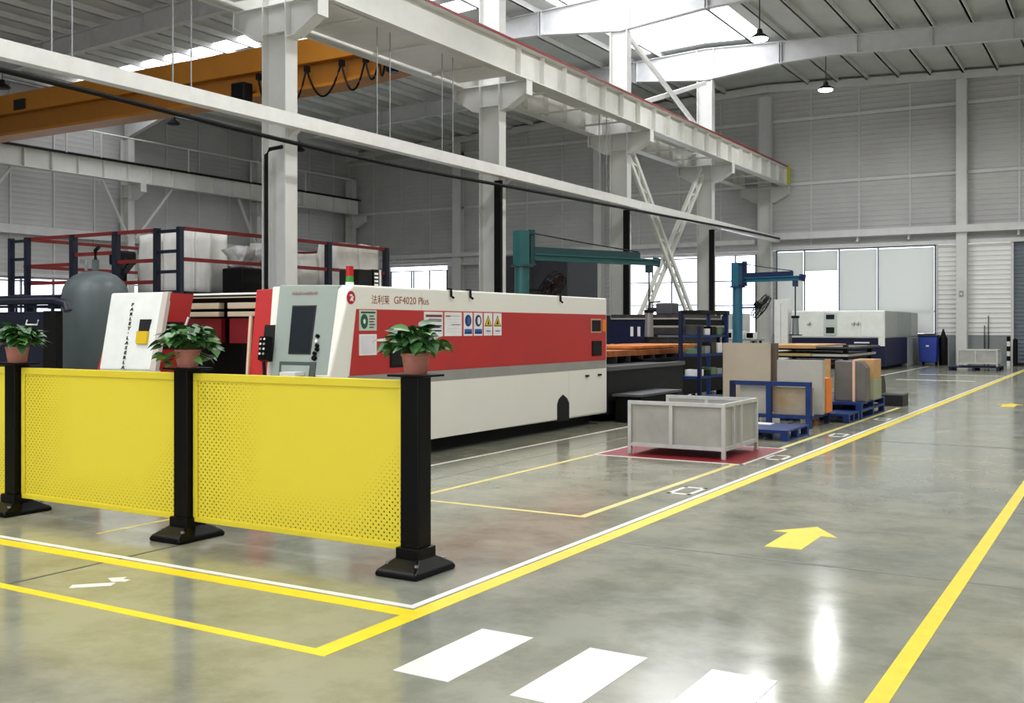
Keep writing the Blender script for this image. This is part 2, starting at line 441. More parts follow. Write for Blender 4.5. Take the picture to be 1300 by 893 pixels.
MB().box(-.1, 0, YW - .1, YW + .1, 0, 5.1).build('door_jamb', GIRT, wall_back)
d = struct('door_1', MB().box(-4.26, -.1, YW + .06, YW + .1, 0, 5.2), GREYDOOR)
corr_y(-4.26, -.1, .02, 5.2, YW + .05, .16, .02).build('roller_curtain', GREYDOOR, d)
MB().box(-4.26, -.1, YW - .02, YW + .06, 0, .1).build('bottom_rail', CHAR, d)

wn = [0]
def window(x0, x1, z0, z1, verts, hors, frame=.05, fm=None, y=YW):
    wn[0] += 1; fm = fm or CHAR
    s = MB()
    s.box(x0, x1, y - .04, y + .06, z0, z0 + frame).box(x0, x1, y - .04, y + .06, z1 - frame, z1)
    s.box(x0, x0 + frame, y - .04, y + .06, z0, z1).box(x1 - frame, x1, y - .04, y + .06, z0, z1)
    o = struct('window_%d' % wn[0], s, fm)
    for v in verts: MB().box(v - .025, v + .025, y - .03, y + .05, z0, z1).build('mullion', fm, o)
    for h in hors: MB().box(x0, x1, y - .025, y + .045, h - .025, h + .025).build('transom', fm, o)
    vv = [x0] + list(verts) + [x1]; hh = [z0] + list(hors) + [z1]
    for a, b in zip(vv, vv[1:]):
        for c, e in zip(hh, hh[1:]): MB().box(a, b, y + .01, y + .018, c, e).build('pane', GLASS, o)
    return o
WFR = mat('window_frame_grey', '#55565c', .5)
window(-36.4, -32.5, 1.25, 4.75, (-34.95, -34.8, -33.7), (3.0,), fm=WFR)
window(-21.6, -17.95, 1.25, 4.9, (-20.3, -19.3), (2.65, 3.75), fm=WFR)
window(-17.15, -15.1, 1.25, 4.98, (-16.1,), (2.6, 3.75), fm=WFR)
w4 = window(-14.15, -7.27, 1.25, 5.1, (-12.86, -11.32, -9.64), (2.25,), fm=mat('window_frame_dark', '#3a3d42', .5))
for a, b, z0 in ((-14.08, -12.9, 1.35), (-12.82, -11.36, 4.15), (-11.28, -9.68, 1.35), (-9.6, -7.33, 1.35)):
    bl = MB().box(a, b, YW - .06, YW - .052, z0, 5.0).build('roller_blind', BLIND, w4)
    MB().box(a, b, YW - .07, YW - .042, z0 - .03, z0).build('hem_bar', GIRT, bl)
MB().box(-12.1, -12.05, YW - .03, YW + .05, 1.3, 2.25).build('mullion', MATS['window_frame_dark'], w4)

# left wall
wall_left = struct('wall_left', MB().box(XL - .16, XL - .06, YB, YW, 3.6, 11.7), SIDING)
ybr = [-14, -8, -2, 4, 9, 13, 16, 19, 22, 24, 26, 28, 30, 32, 34, 36, 38, 40, 42, 44, 46, YW]
for a, b in zip(ybr, ybr[1:]):
    for z0, z1 in ((3.6, 5.5), (5.5, 8.6), (8.6, 11.6)):
        corr_x(a, b, z0, z1, XL, 1).build('siding_panel', SIDING, wall_left)
    MB().box(XL, XL + .06, a - .04, a + .04, 3.6, 11.6).build('batten', BATTEN, wall_left)
    MB().box(XL - .06, XL + .05, a + .01, b - .01, 0, 1.25).build('dado_panel', DADO, wall_left)
for z, h in ((5.6, .36), (8.6, .14), (3.75, .14)): MB().box(XL + .02, XL + (.34 if h > .3 else .16), YB, YW, z - h / 2, z + h / 2).build('girt', GIRT, wall_left)
for a, b in ((-14, 22), (32.5, YW)): corr_x(a, b, 1.25, 3.6, XL).build('siding_panel', SIDING, wall_left)
wl = MB()
for z in (1.28, 2.4, 3.5): wl.box(XL - .05, XL + .04, 22, 32.5, z - .03, z + .03)
wl = struct('window_5', wl, WFR)
ys = [22 + 1.5 * i for i in range(8)]
for y in ys: MB().box(XL - .05, XL + .04, y - .03, y + .03, 1.25, 3.6).build('mullion', WFR, wl)
for a, b in zip(ys, ys[1:]):
    for c, e in ((1.28, 2.4), (2.4, 3.5)): MB().box(XL - .01, XL, a, b, c, e).build('pane', GLASS, wl)
# right wall and the wall behind the camera (both out of view, closing the hall but for an added doorway)
wall_right = struct('wall_right', MB().box(XR + .06, XR + .16, YB, YW, 0, 11.9), SIDING)
for a, b in ((YB, 6), (6, 26), (26, YW)): corr_x(a, b, 0, 11.7, XR, -1, .6).build('siding_panel', SIDING, wall_right)
struct('wall_front', MB().box(XL, -13, YB - .16, YB - .06, 0, 12.9).box(5, XR, YB - .16, YB - .06, 0, 12.9).box(-13, 5, YB - .16, YB - .06, 5.5, 12.9), SIDLO)  # unseen white wall; its wide gap is added to daylight the barrier fronts

# ------------------------------------------------------------------ roof: lining, translucent sheets, purlins
def rq(mb, x0, x1, y0, y1, up=0.):
    v = [(x0, y0, roofz(x0) + up), (x1, y0, roofz(x1) + up), (x1, y1, roofz(x1) + up), (x0, y1, roofz(x0) + up)]
    v += [(a, b, c + .04) for a, b, c in v]
    return mb.add(v, [(0, 1, 2, 3), (7, 6, 5, 4), (0, 4, 5, 1), (1, 5, 6, 2), (2, 6, 7, 3), (3, 7, 4, 0)])
# opaque areas between the lights: ridge strip x -17.2..-12.1; cross strips in the left bay
strips = [(3.4, 4.6), (27.6, 28.7), (29.2, 30.3)]
YE = YW + .2
rm = MB()
rq(rm, -12.1, XR + .2, YB - .2, YE)
ycuts = sorted([YB - .2, YE] + [y for a in strips for y in a])
for i, (a, b) in enumerate(zip(ycuts, ycuts[1:])):
    if i % 2 == 0: rq(rm, -38.0, -17.2, a, b)
    else: rq(rm, -18.5, -17.2, a, b)
rq(rm, XL - .2, -38.0, YB - .2, YE); rq(rm, -17.2, -14.6, 39.3, YE); rq(rm, -14.6, -12.1, 39.3, YE)
ceiling = struct('ceiling', rm, ROOF)
for y0 in range(-14, 39, 4):
    y1 = min(y0 + 4, 39.3)
    for a, b in ((-17.2, -14.6), (-14.6, -12.1)):
        rq(MB(), a, b, y0 + .01, y1 - .01, .0).build('skylight_sheet', SKYP, ceiling)
for a, b in strips:
    rq(MB(), -38.0, -18.5, a, b).build('skylight_sheet', SKYP, ceiling)
k = 0
for sgn in (-1, 1):
    for i in range(19):
        x = -14.6 + sgn * (.65 + 1.3 * i)
        if i == 0: continue
        if x < XL + .2 or x > XR - .2: continue
        z = roofz(x)
        MB().box(x - .035, x + .035, YB, YW, z - .22, z - .005).box(x - .035, x + .06, YB, YW, z - .22, z - .2).build('purlin', PURL, ceiling)

# ------------------------------------------------------------------ steel frame
FR = [-.6, 7.4, 15.4, 23.4, 31.4, 39.4]
def ibeam_poly(xs, ztop, zbot):
    return [(x, zt) for x, zt in zip(xs, ztop)] + [(x, zb) for x, zb in list(zip(xs, zbot))[::-1]]
def rafter(y, label):
    t = thing('roof_rafter', label, 'rafter', (-14.6, y, 12), 'rafters carrying the roof')
    for sgn in (-1, 1):
        xe = XL + .3 if sgn < 0 else XR - .1
        xs = [-14.6, -14.6 + sgn * 3.0, -14.6 + sgn * 5, xe - sgn * 3.2, xe]
        zt = [roofz(x) - .235 for x in xs]
        zb = [11.38, 11.68, roofz(xs[2]) - .9, roofz(xs[3]) - .9, roofz(xe) - 1.7]
        MB().prism(ibeam_poly(xs, zt, zb), 'y', y - .012, y + .012).build('web', RAFT, t)
        f = MB(); g = MB()
        for i in range(4):
            f.bar((xs[i], y, zb[i]), (xs[i + 1], y, zb[i + 1]), .24, .025)
            g.bar((xs[i], y, zt[i]), (xs[i + 1], y, zt[i + 1]), .24, .025)
        f.build('bottom_flange', RAFT, t); g.build('top_flange', RAFT, t)
        x = xs[1]; MB().box(x - .06, x - .03, y - .13, y + .13, zb[1] - .05, zt[1]).box(x + .03, x + .06, y - .13, y + .13, zb[1] - .05, zt[1]).build('splice_plate', RAFT, t)
        for i in range(6):
            xx = -14.6 + sgn * (5.85 + 2.6 * i)
            if XL + .6 < xx < XR - .6: MB().box(xx - .012, xx + .012, y - .11, y + .11, roofz(xx) - .88, roofz(xx) - .25).build('stiffener', RAFT, t)
        for xx in (-14.6 + sgn * .35,): MB().box(xx - .015, xx + .015, y - .12, y + .12, 11.42, zt[0]).build('stiffener', RAFT, t)
    return t
ord_ = ['behind the camera', 'above the barrier', 'on the first white column', 'on the second white column', 'on the third white column, under the bright ridge light', 'on the fourth white column, nearest the end wall']
for y, o in zip(FR, ord_):
    if y > 8: rafter(y, 'white tapered steel rafter ' + o)

def column(x, y, label, both=True, ztop=11.38, brackets=(-1, 1), braces=False, depth=.6, fl=.34, group='middle row of crane columns'):
    t = thing('steel_column', label, 'column', (x, y, 0), group); h = depth / 2
    MB().box(x - h, x + h, y - .012, y + .012, 0, ztop).build('web', WHITE, t)
    for sg in (-1, 1):
        MB().box(x + sg * h - .014, x + sg * h + .014, y - fl / 2, y + fl / 2, 0, ztop).build('flange', WHITE, t)
    MB().box(x - h - .1, x + h + .1, y - fl / 2 - .08, y + fl / 2 + .08, 0, .03).build('base_plate', WHITE, t)
    for z in (7.42, 7.98): MB().box(x - h, x + h, y - fl / 2 + .01, y + fl / 2 - .01, z - .012, z + .012).build('stiffener', WHITE, t)
    for sg in brackets:
        e = x + sg * (h + .82)
        b = MB().prism([(x + sg * h, 7.33), (x + sg * (h + .25), 7.33), (e, 7.68), (e, 8.0), (x + sg * h, 8.0)], 'y', y - .012, y + .012)
        b.bar((x + sg * h, y, 7.3), (x + sg * (h + .22), y, 7.33), fl - .04, .025).bar((x + sg * (h + .22), y, 7.33), (e, y, 7.68), fl - .04, .025)
        b.box(min(x + sg * h, e), max(x + sg * h, e), y - fl / 2 + .02, y + fl / 2 - .02, 7.975, 8.0)
        b.box(e - .015, e + .015, y - fl / 2 + .02, y + fl / 2 - .02, 7.62, 8.0)
        b.build('bracket', WHITE, t)
    return t
names = {15.4: 'first white steel column of the middle row, rising behind the grey console', 23.4: 'second white steel column of the middle row, beside the green jib crane',
         31.4: 'third white steel column of the middle row, left of the lattice cross brace', 39.4: 'fourth white steel column of the middle row, right of the lattice cross brace',
         47.15: 'fifth white steel column of the middle row, against the end wall'}
for y, n in names.items(): column(-14.6, y, n, ztop=11.36 if y < 47 else 12.2)
ln = {23.4: 'white column of the far left row, hidden low behind the tall railing', 31.4: 'white column of the far left row with a knee brace, above the grey tank',
      39.4: 'white column of the far left row with a knee brace, behind the white sacks', 47.0: 'white column in the far left corner of the hall'}
for y, n in ln.items():
    t = column(-39.0, y, n, ztop=roofz(-39) - 1.7, brackets=(1,), depth=.5, fl=.35, group='far left row of crane columns')
    if y < 45:
        for s in (-1, 1): MB().bar((-38.7, y + s * .2, 5.6), (-38.3, y + s * 1.9, 7.95), .1, .1).build('knee_brace', WHITE, t)
def wind_col(x, label, w=.42):
    t = thing('wind_column', label, 'column', (x, YW - .3, 0), 'slim columns on the end wall')
    MB().box(x - w / 2, x + w / 2, YW - .46, YW - .43, 0, roofz(x) - .5).build('flange', WHITE, t)
    MB().box(x - w / 2, x + w / 2, YW - .1, YW - .07, 0, roofz(x) - .5).build('flange', WHITE, t)
    MB().box(x - .015, x + .015, YW - .43, YW - .1, 0, roofz(x) - .5).build('web', WHITE, t)
    return t
wind_col(-6.2, 'slim white column on the end wall between two strips of white siding')
wind_col(-31.6, 'slim white column on the dim end wall right of the left window', .55)
wind_col(-23.1, 'slim white column on the dim end wall behind the green jib crane', .45)

# crane runway beams
def runway(xc, label, y0, y1, z0=8.0, z1=8.8, stiff=1.25, rail_out=None, endstop=True, smat=WHITE2):
    t = thing('runway_beam', label, 'beam', (xc, y0, z0))
    MB().box(xc - .012, xc + .012, y0, y1, z0, z1).build('web', smat, t)
    MB().box(xc - .2, xc + .2, y0, y1, z1 - .025, z1).build('top_flange', smat, t)
    MB().box(xc - .17, xc + .17, y0, y1, z0, z0 + .025).build('bottom_flange', smat, t)
    y = y0 + .4 if xc < -20 else 22.95
    while y < y1:
        MB().box(xc - .16, xc + .16, y - .01, y + .01, z0 + .02, z1 - .02).build('stiffener', smat, t); y += stiff
    MB().box(xc - .04, xc + .04, y0, y1, z1, z1 + .1).build('rail', STEELD, t)
    return t
rb = runway(-13.62, 'white crane runway beam with a red edge strip, on the aisle side of the columns', 9.0, 46.9)
MB().box(-13.44, -13.4, 9.0, 46.6, 8.79, 8.85).build('conductor_strip', CRED, rb)
MB().box(-13.75, -13.38, 46.9, 46.98, 8.05, 8.95).build('end_stop', mat('end_stop_yellow', '#c9c02a', .5), rb)
runway(-15.58, 'white crane runway beam on the left bay side of the columns', 9.0, 46.9)
lb = runway(-38.15, 'white crane runway beam along the far left wall', 14.0, 46.6)
MB().box(-37.98, -37.93, 14, 46.6, 8.76, 8.84).build('conductor_strip', BLACKM, lb)
t = thing('surge_girder', 'flat white steel walkway between the two runway beams', 'girder', (-14.6, 9, 8.7))
for a, b in zip([9.0, 15.85, 23.85, 31.85, 39.85], [14.95, 22.95, 30.95, 38.95, 46.7]):
    zd = 8.06 if b < 23 else 8.6
    MB().box(-15.38, -13.82, a, b, zd, zd + .025).build('deck_plate', WHITE2, t)
    for i in range(3):
        y = a + (b - a) * (i + .5) / 3
        MB().bar((-15.4, y, 8.03), (-13.8, y, 8.03), .06, .05).build('tie_bar', WHITE2, t)

# white service duct on hangers, then along the end wall
t = thing('service_duct', 'long white square duct slung along the middle columns', 'duct', (-14.0, 5, 5.45))
MB().box(-14.11, -13.89, 6.0, 47.0, 5.46, 5.72).build('duct', mat('duct_white', '#eeeeea', .4), t)
for y in (15.4, 23.4, 31.4, 39.4):
    MB().bar((-14.3, y - .1, 5.25), (-13.95, y - .1, 5.46), .05, .05).bar((-14.3, y - .1, 5.2), (-14.3, y - .1, 5.6), .05, .05).build('bracket', WHITE, t)
for y in (9.9, 10.25, 12.2, 12.6, 17.75, 18.2, 20.2, 20.65, 28.6, 29.1):
    MB().tube((-14.0, y, 5.7), (-14.0, y, 8.05 if y < 23 else 8.6), .013, 6).build('hanger_rod', MESHG, t)
t = thing('wall_beam', 'white square beam running across the end wall above the windows', 'beam', (-9, 47, 5.55))
MB().box(-14.1, 9.6, 46.75, 46.95, 5.55, 5.85).build('beam', GIRT, t)
for x in (-10.44, -8.3, -4.05): MB().bar((x, 46.95, 5.5), (x, 47.35, 5.5), .08, .3).build('wall_bracket', GIRT, t)
t = thing('wall_beam', 'white square beam across the dim left part of the end wall', 'beam', (-27, 47, 5.4))
MB().box(-38.6, -15.0, 46.75, 46.95, 5.4, 5.6).build('beam', GIRT, t)
MB().box(-38.6, -15.0, 47.0, 47.2, 4.95, 5.08).build('lower_rail', GIRT, t)
for x in (-36, -31.6, -27, -23.1): MB().bar((x, 46.85, 5.45), (x + .5, 47.1, 5.02), .06, .06).build('strut', GIRT, t)

# sagging black cable and the black conduits on the columns
pts = []
for y, z in ((6.0, 5.3), (9.06, 5.25), (10.65, 5.22), (14.56, 5.13), (18.3, 5.12), (23.0, 5.21), (30.9, 5.36), (41.8, 5.56), (46.9, 5.6)): pts.append((-13.82, y, z))
def smooth_pts(p, n=6):
    out = []
    for i in range(len(p) - 1):
        p0, p1, p2, p3 = [Vector(p[max(0, min(len(p) - 1, j))]) for j in (i - 1, i, i + 1, i + 2)]
        for k in range(n):
            u = k / n
            out.append(.5 * ((2 * p1) + (p2 - p0) * u + (2 * p0 - 5 * p1 + 4 * p2 - p3) * u * u + (3 * p1 - p0 - 3 * p2 + p3) * u ** 3))
    return out + [Vector(p[-1])]
tag(MB().path(smooth_pts(pts), .042, 8).build('power_cable', BLACKM, smooth=True), 'long black power cable sagging below the white duct', 'cable')
for y, n in ((15.15, 'black conduit down the first white column'), (23.15, 'black conduit down the second white column'), (31.15, 'black conduit down the third white column'), (39.15, 'black conduit down the fourth white column')):
    c = MB()
    if y < 16: c.path([(-14.3, y, 5.12), (-14.62, y, 5.1), (-14.72, y, 5.0), (-14.72, y, 0)], .04, 8)
    else: c.box(-14.36, -14.16, y - .05, y + .05, 0, 5.42)
    tag(c.build('conduit', BLACKM, smooth=y < 16), n, 'conduit', 'black conduits down the columns')

# lattice cross brace between the third and fourth column; rod brace above the runway
def lattice(a, b, label):
    t = thing('lattice_brace', label, 'brace', a, 'lattice cross braces')
    a, b = Vector(a), Vector(b); d = (b - a).normalized(); L = (b - a).length
    side = Vector((1, 0, 0)); n = d.cross(side).normalized()
    for s in (-1, 1):
        MB().bar(a + n * (s * .19), b + n * (s * .19), .09, .16, n).build('chord', WHITE2, t)
    k = int(L / .55)
    for i in range(k):
        p, q = a + d * (L * i / k), a + d * (L * (i + 1) / k); sg = 1 if i % 2 else -1
        MB().bar(p + n * (.17 * sg), q - n * (.17 * sg), .03, .06, n).build('lacing', WHITE2, t)
    return t
lattice((-14.5, 31.7, 7.7), (-14.5, 39.0, .5), 'white lattice brace sloping down from the third column to the foot of the fourth')
lattice((-14.64, 39.1, 7.7), (-14.64, 31.8, .5), 'white lattice brace sloping down from the fourth column to the foot of the third')
for a, b, n in (((-14.4, 31.7, 11.2), (-14.4, 39.1, 8.9), 'grey angle brace falling from the third column above the runway beam'), ((-14.52, 39.1, 11.2), (-14.52, 31.7, 8.9), 'pale angle brace falling from the fourth column above the runway beam')):
    tag(MB().bar(a, b, .1, .16).build('roof_brace', WHITE, ), n, 'brace')

# high bay lamps: lit ones in the aisle bay, unlit ones in the left bay
def lamp(x, y, label, lit, group):
    z = 10.5; t = thing('high_bay_lamp', label, 'lamp', (x, y, z), group)
    zt = roofz(x) - .88
    MB().tube((x, y, z + .2), (x, y, zt), .018, 6).build('rod', CHAR, t)
    MB().lathe((x, y, z), [(.08, .26), (.1, .14), (.27, .02), (.3, -.03), (.27, -.035)], 20).build('housing', CHAR, t, smooth=True)
    MB().lathe((x, y, z), [(.02, -.036), (.265, -.036), (.24, -.075), (.02, -.09)], 20).build('lens', LENS if lit else CHAR, t, smooth=True)
    if lit:
        ld = bpy.data.lights.new('lamp_light', 'AREA'); ld.shape = 'DISK'; ld.size = .56; ld.energy = LAMP_W; ld.color = (1, 1, .975)
        lo = bpy.data.objects.new('lamp_light', ld); COL.objects.link(lo); lo.location = (x, y, z - .12); attach(lo, t)
    return t
for y in [-8.6] + FR:  # rearmost row is added, unseen, to brighten the barrier panels
    for x in (-9.9, -1.8, 5.6):
        if y == 39.4 and x == -9.9: n = 'lit high bay lamp hanging before the end wall, its whole pendant rod in view'
        elif y == 31.4 and x == -9.9: n = 'lit high bay lamp against the bright ridge light'
        else: n = 'lit high bay lamp over the aisle bay, outside the picture, there for its light'
        lamp(x, y, n, True, 'lit lamps over the aisle bay')
for y, n in ((23.4, 'unlit dark lamp at the left edge, above the overhead crane'), (31.4, 'unlit dark lamp under the overhead crane beam, left of the first column'), (39.4, 'unlit dark lamp between the first and second columns')):
    lamp(-36, y, n, False, 'unlit lamps of the left bay')

# ------------------------------------------------------------------ overhead travelling crane
t = thing('overhead_crane', 'ochre yellow overhead crane girder across the left bay with cable loops', 'crane', (-26, 21.5, 8))
CRD = mat('crane_shade_yellow', '#a3681a', .5)  # darker yellow puts the shadow below the top box into the colour
MB().prism([(-37.8, 8.7), (-16.1, 8.66), (-16.1, 8.8), (-17.3, 8.84), (-18.2, 9.33), (-36.5, 9.33), (-37.8, 9.2)], 'y', 21.1, 21.9).build('top_box', ORNG, t, bevel=.015)
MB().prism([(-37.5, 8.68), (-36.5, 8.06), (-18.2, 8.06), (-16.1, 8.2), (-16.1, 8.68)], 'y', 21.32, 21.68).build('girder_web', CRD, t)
MB().prism([(-37.5, 8.05), (-36.5, 7.98), (-18.2, 7.98), (-16.1, 8.14), (-16.1, 8.22), (-18.2, 8.07), (-36.5, 8.07)], 'y', 21.12, 21.88).build('bottom_flange', ORNG, t)
MB().prism([(-17.6, 9.15), (-17.3, 8.84), (-16.1, 8.8), (-16.1, 9.25)], 'y', 21.15, 21.85).build('end_plate', BLACKM, t)
MB().box(-16.1, -15.42, 20.4, 22.6, 8.91, 9.25).build('end_carriage', BLACKM, t)
MB().box(-38.4, -37.8, 20.4, 22.6, 8.91, 9.25).build('end_carriage', BLACKM, t)
MB().box(-21.5, -21.0, 20.75, 21.1, 7.6, 8.35).build('hoist_box', BLACKM, t, bevel=.03)
MB().box(-31.8, -31.2, 21.05, 21.1, 8.75, 9.1).build('hoist_trolley', CHAR, t, bevel=.03)
cab = MB()
xs = [-20.7, -19.9, -18.95, -17.75, -16.95, -16.5, -16.3, -16.15]
dep = [.95, .85, .8, .75, .55, .5, .4]
for i in range(7):
    a, b = xs[i], xs[i + 1]; p = []
    for k in range(15):
        u = k / 14; p.append((a + (b - a) * u, 21.0, 8.48 - dep[i] * (1 - (2 * u - 1) ** 2)))
    cab.path(p, .028, 6)
cab.build('festoon_cable', BLACK, t, smooth=True)
for x in xs: MB().box(x - .05, x + .05, 20.95, 21.1, 8.4, 8.56).build('cable_clip', BLACKM, t)
MB().tube((-16.0, 20.95, 8.0), (-16.0, 20.95, 8.4), .14, 12).build('cable_drum', BLACK, t, smooth=True)
# walkway handrail on the far left runway
t = thing('runway_handrail', 'thin white handrail along the far left runway beam', 'handrail', (-37.9, 26, 8.8))
MB().path([(-37.95, 27.5, 8.83), (-37.95, 27.5, 9.7), (-37.95, 27.7, 9.9), (-37.95, 46, 9.9)], .035, 8).build('rail', WHITE2, t, smooth=True)
for y in (29.2, 34, 38, 42): MB().tube((-37.95, y, 8.83), (-37.95, y, 9.9), .03, 8).build('post', WHITE2, t)

# ------------------------------------------------------------------ laser cutting machine
XM = -7.5
t = thing('laser_cutter', 'long cream and red laser cutting machine with grey operator console and wide opening', 'machine', (-9.5, 12, 0))
LM = t
side = [(8.62, .2), (8.68, 1.06), (9.02, 2.02), (9.09, 2.07), (15.6, 2.07), (15.6, .16)]
MB().prism([(10.4, .2), (10.4, 2.07), (15.6, 2.07), (15.6, .17)], 'x', -11.55, XM).build('enclosure', CREAM, t, bevel=.02)
MB().prism([(8.62, .2), (8.68, 1.06), (9.02, 2.02), (9.1, 2.07), (10.4, 2.07), (10.4, .2)], 'x', -7.72, XM).build('front_cheek', CREAM, t, bevel=.03, seg=3)
MB().prism([(8.75, .2), (8.82, 1.06), (9.12, 2.0), (9.2, 2.05), (10.4, 2.05), (10.4, .2)], 'x', -8.6, -7.72).build('console_housing', CREAM, t)
box('plinth', VOID, t, -11.3, -7.72, 9.0, 15.4, 0, .22)  # black block painted as the shadow gap below the body
# red side panel, proud of the enclosure, and the grey band
MB().prism([(9.13, 1.8), (9.01, 1.05), (15.55, 1.05), (15.55, 1.8)], 'x', XM, XM + .012).build('red_side_panel', RED, t, bevel=.004)
MB().prism([(8.99, 1.05), (8.97, .92), (15.55, .92), (15.55, 1.05)], 'x', XM, XM + .008).build('grey_band', BANDGREY, t)
for y0, y1 in ((8.75, 13.86), (14.26, 15.58)): MB().box(XM, XM + .006, y0, y1, .2, .915).build('lower_panel', CREAM, t, bevel=.004)
MB().prism([(13.87, .16), (13.87, .42), (13.92, .5), (14.05, .56), (14.18, .5), (14.25, .42), (14.25, .16)], 'x', XM, XM + .01).build('arched_opening', VOID, t)  # flat black shape; the dark inside the opening is only colour
for y in (14.85, 15.3): MB().box(XM + .006, XM + .03, y - .05, y + .05, .8, .83).build('latch', BLACKM, t)
# dark windows in the red panel
def rframe(name, y0, y1, z0, z1, fm, im):
    o = MB().box(XM + .012, XM + .022, y0, y1, z0, z1).build(name, fm, t, bevel=.003)
    MB().box(XM + .022, XM + .026, y0 + .025, y1 - .025, z0 + .025, z1 - .025).build('glass', im, o); return o
rframe('side_window', 9.73, 10.45, 1.12, 1.6, BLACKM, VOID)
rframe('vent_window', 14.98, 15.35, 1.5, 1.73, mat('vent_frame', '#c9a088', .5), VOID)
rframe('vent_window', 15.02, 15.37, 1.13, 1.37, BLACKM, VOID)
MB().box(XM + .012, XM + .018, 15.4, 15.55, 1.52, 1.72).build('warning_tag', ORB, t)
# placards
def placard(name, y0, y1, z0, z1, m, label):
    return tag(MB().box(XM + .012, XM + .02, y0, y1, z0, z1).build(name, m, t), label)
def deco(par, m, y0, y1, z0, z1, name='print_block'): return MB().box(XM + .02, XM + .022, y0, y1, z0, z1).build(name, m, par)
def disc(par, m, yc, zc, ry, rz, name='symbol', x=XM + .02, n=20):
    return MB().prism([(yc + ry * math.cos(2 * math.pi * i / n), zc + rz * math.sin(2 * math.pi * i / n)) for i in range(n)], 'x', x, x + .002).build(name, m, par)
p = placard('placard', 9.165, 9.475, 1.555, 1.79, mat('placard_sage', '#c9d2c4', .5), 'pale green placard with a dark green round emblem')
disc(p, PGRN, 9.25, 1.66, .065, .085); disc(p, PWHITE, 9.25, 1.66, .02, .028, x=XM + .022); deco(p, PGRN, 9.19, 9.45, 1.752, 1.772)
for i in range(5): deco(p, INK, 9.34, 9.42 + .02 * (i % 2), 1.715 - i * .032, 1.727 - i * .032)
p = placard('placard', 9.165, 9.475, 1.275, 1.515, PWHITE, 'blank white sheet below the green emblem placard')
deco(p, PPALE, 9.19, 9.45, 1.295, 1.495)
p = placard('placard', 10.41, 10.81, 1.48, 1.785, PWHITE, 'notice with a maroon heading and blue bars')
deco(p, PMAR, 10.44, 10.79, 1.72, 1.75); deco(p, PGREY, 10.5, 10.78, 1.66, 1.70); deco(p, PNAVY, 10.5, 10.78, 1.60, 1.62); deco(p, PNAVY, 10.48, 10.78, 1.54, 1.56)
p = placard('placard', 10.85, 11.24, 1.48, 1.785, PWHITE, 'white notice with thin grey lines of print')
deco(p, PMAR, 10.87, 10.98, 1.727, 1.742); deco(p, PGREY, 10.99, 11.19, 1.733, 1.739); deco(p, PGREY, 11.0, 11.21, 1.62, 1.632)
for i in range(5): deco(p, PPALE, 10.92, 11.2, 1.69 - i * .04, 1.70 - i * .04)
for y0, c in ((11.29, PBLUE), (11.535, PNAVY)):
    p = placard('placard', y0, y0 + .205, 1.48, 1.785, PWHITE, 'mandatory sign with a %s oval' % ('bright blue' if c is PBLUE else 'navy'))
    disc(p, PNAVY, y0 + .1, 1.68, .075, .078); disc(p, PBLUE if c is PBLUE else PWHITE, y0 + .11, 1.68, .035, .05, x=XM + .022)
    deco(p, PBLUE, y0 + .015, y0 + .19, 1.535, 1.57); deco(p, PNAVY, y0 + .015, y0 + .19, 1.505, 1.535)
for y0, k in ((11.78, 0), (12.02, 1)):
    p = placard('placard', y0, y0 + .205, 1.48, 1.785, PWHITE, 'white warning sign with a yellow triangle, %s' % ('nearer the navy oval' if k == 0 else 'last of the row'))
    MB().prism([(y0 + .01, 1.605), (y0 + .195, 1.605), (y0 + .1, 1.755)], 'x', XM + .02, XM + .022).build('triangle', INK, p)
    MB().prism([(y0 + .03, 1.618), (y0 + .175, 1.618), (y0 + .1, 1.735)], 'x', XM + .022, XM + .023).build('triangle_fill', PYEL, p)
    MB().prism([(y0 + .08 - k * .02, 1.63), (y0 + .125, 1.63), (y0 + .105, 1.70 + .01 * k)], 'x', XM + .023, XM + .024).build('symbol', INK, p)
    deco(p, PGREY, y0 + .05, y0 + .15, 1.535, 1.547); deco(p, PPALE, y0 + .03, y0 + .17, 1.50, 1.575)
# emblem, maker's line, lifting hooks
lg = disc(t, LOGO, 9.04, 1.925, .075, .075, 'emblem', XM)
MB().path([(XM + .004, 9.015, 1.945), (XM + .004, 9.045, 1.955), (XM + .004, 9.07, 1.935), (XM + .004, 9.055, 1.905), (XM + .004, 9.02, 1.893)], .011, 6).build('emblem_stroke', PWHITE, lg)
MB().path([(XM + .004, 9.04, 1.93), (XM + .004, 9.045, 1.90), (XM + .004, 9.075, 1.888)], .009, 6).build('emblem_stroke', PWHITE, lg)
text('lettering', '法利莱', TXTR, t, (XM + .001, 9.40, 1.868), (0, 1, 0), (0, 0, 1), .115, .0015)
text('lettering', 'GF4020 Plus', TXTR, t, (XM + .001, 9.82, 1.872), (0, 1, 0), (0, 0, 1), .125, .0015, squeeze=1.12)
for y in (11.0, 11.45, 13.95):
    MB().path([(XM - .04, y, 2.085), (XM + .015, y, 2.085), (XM + .02, y, 1.99), (XM + .04, y + .03, 1.965)], .016, 6).build('lifting_hook', BLACKM, t, smooth=True)
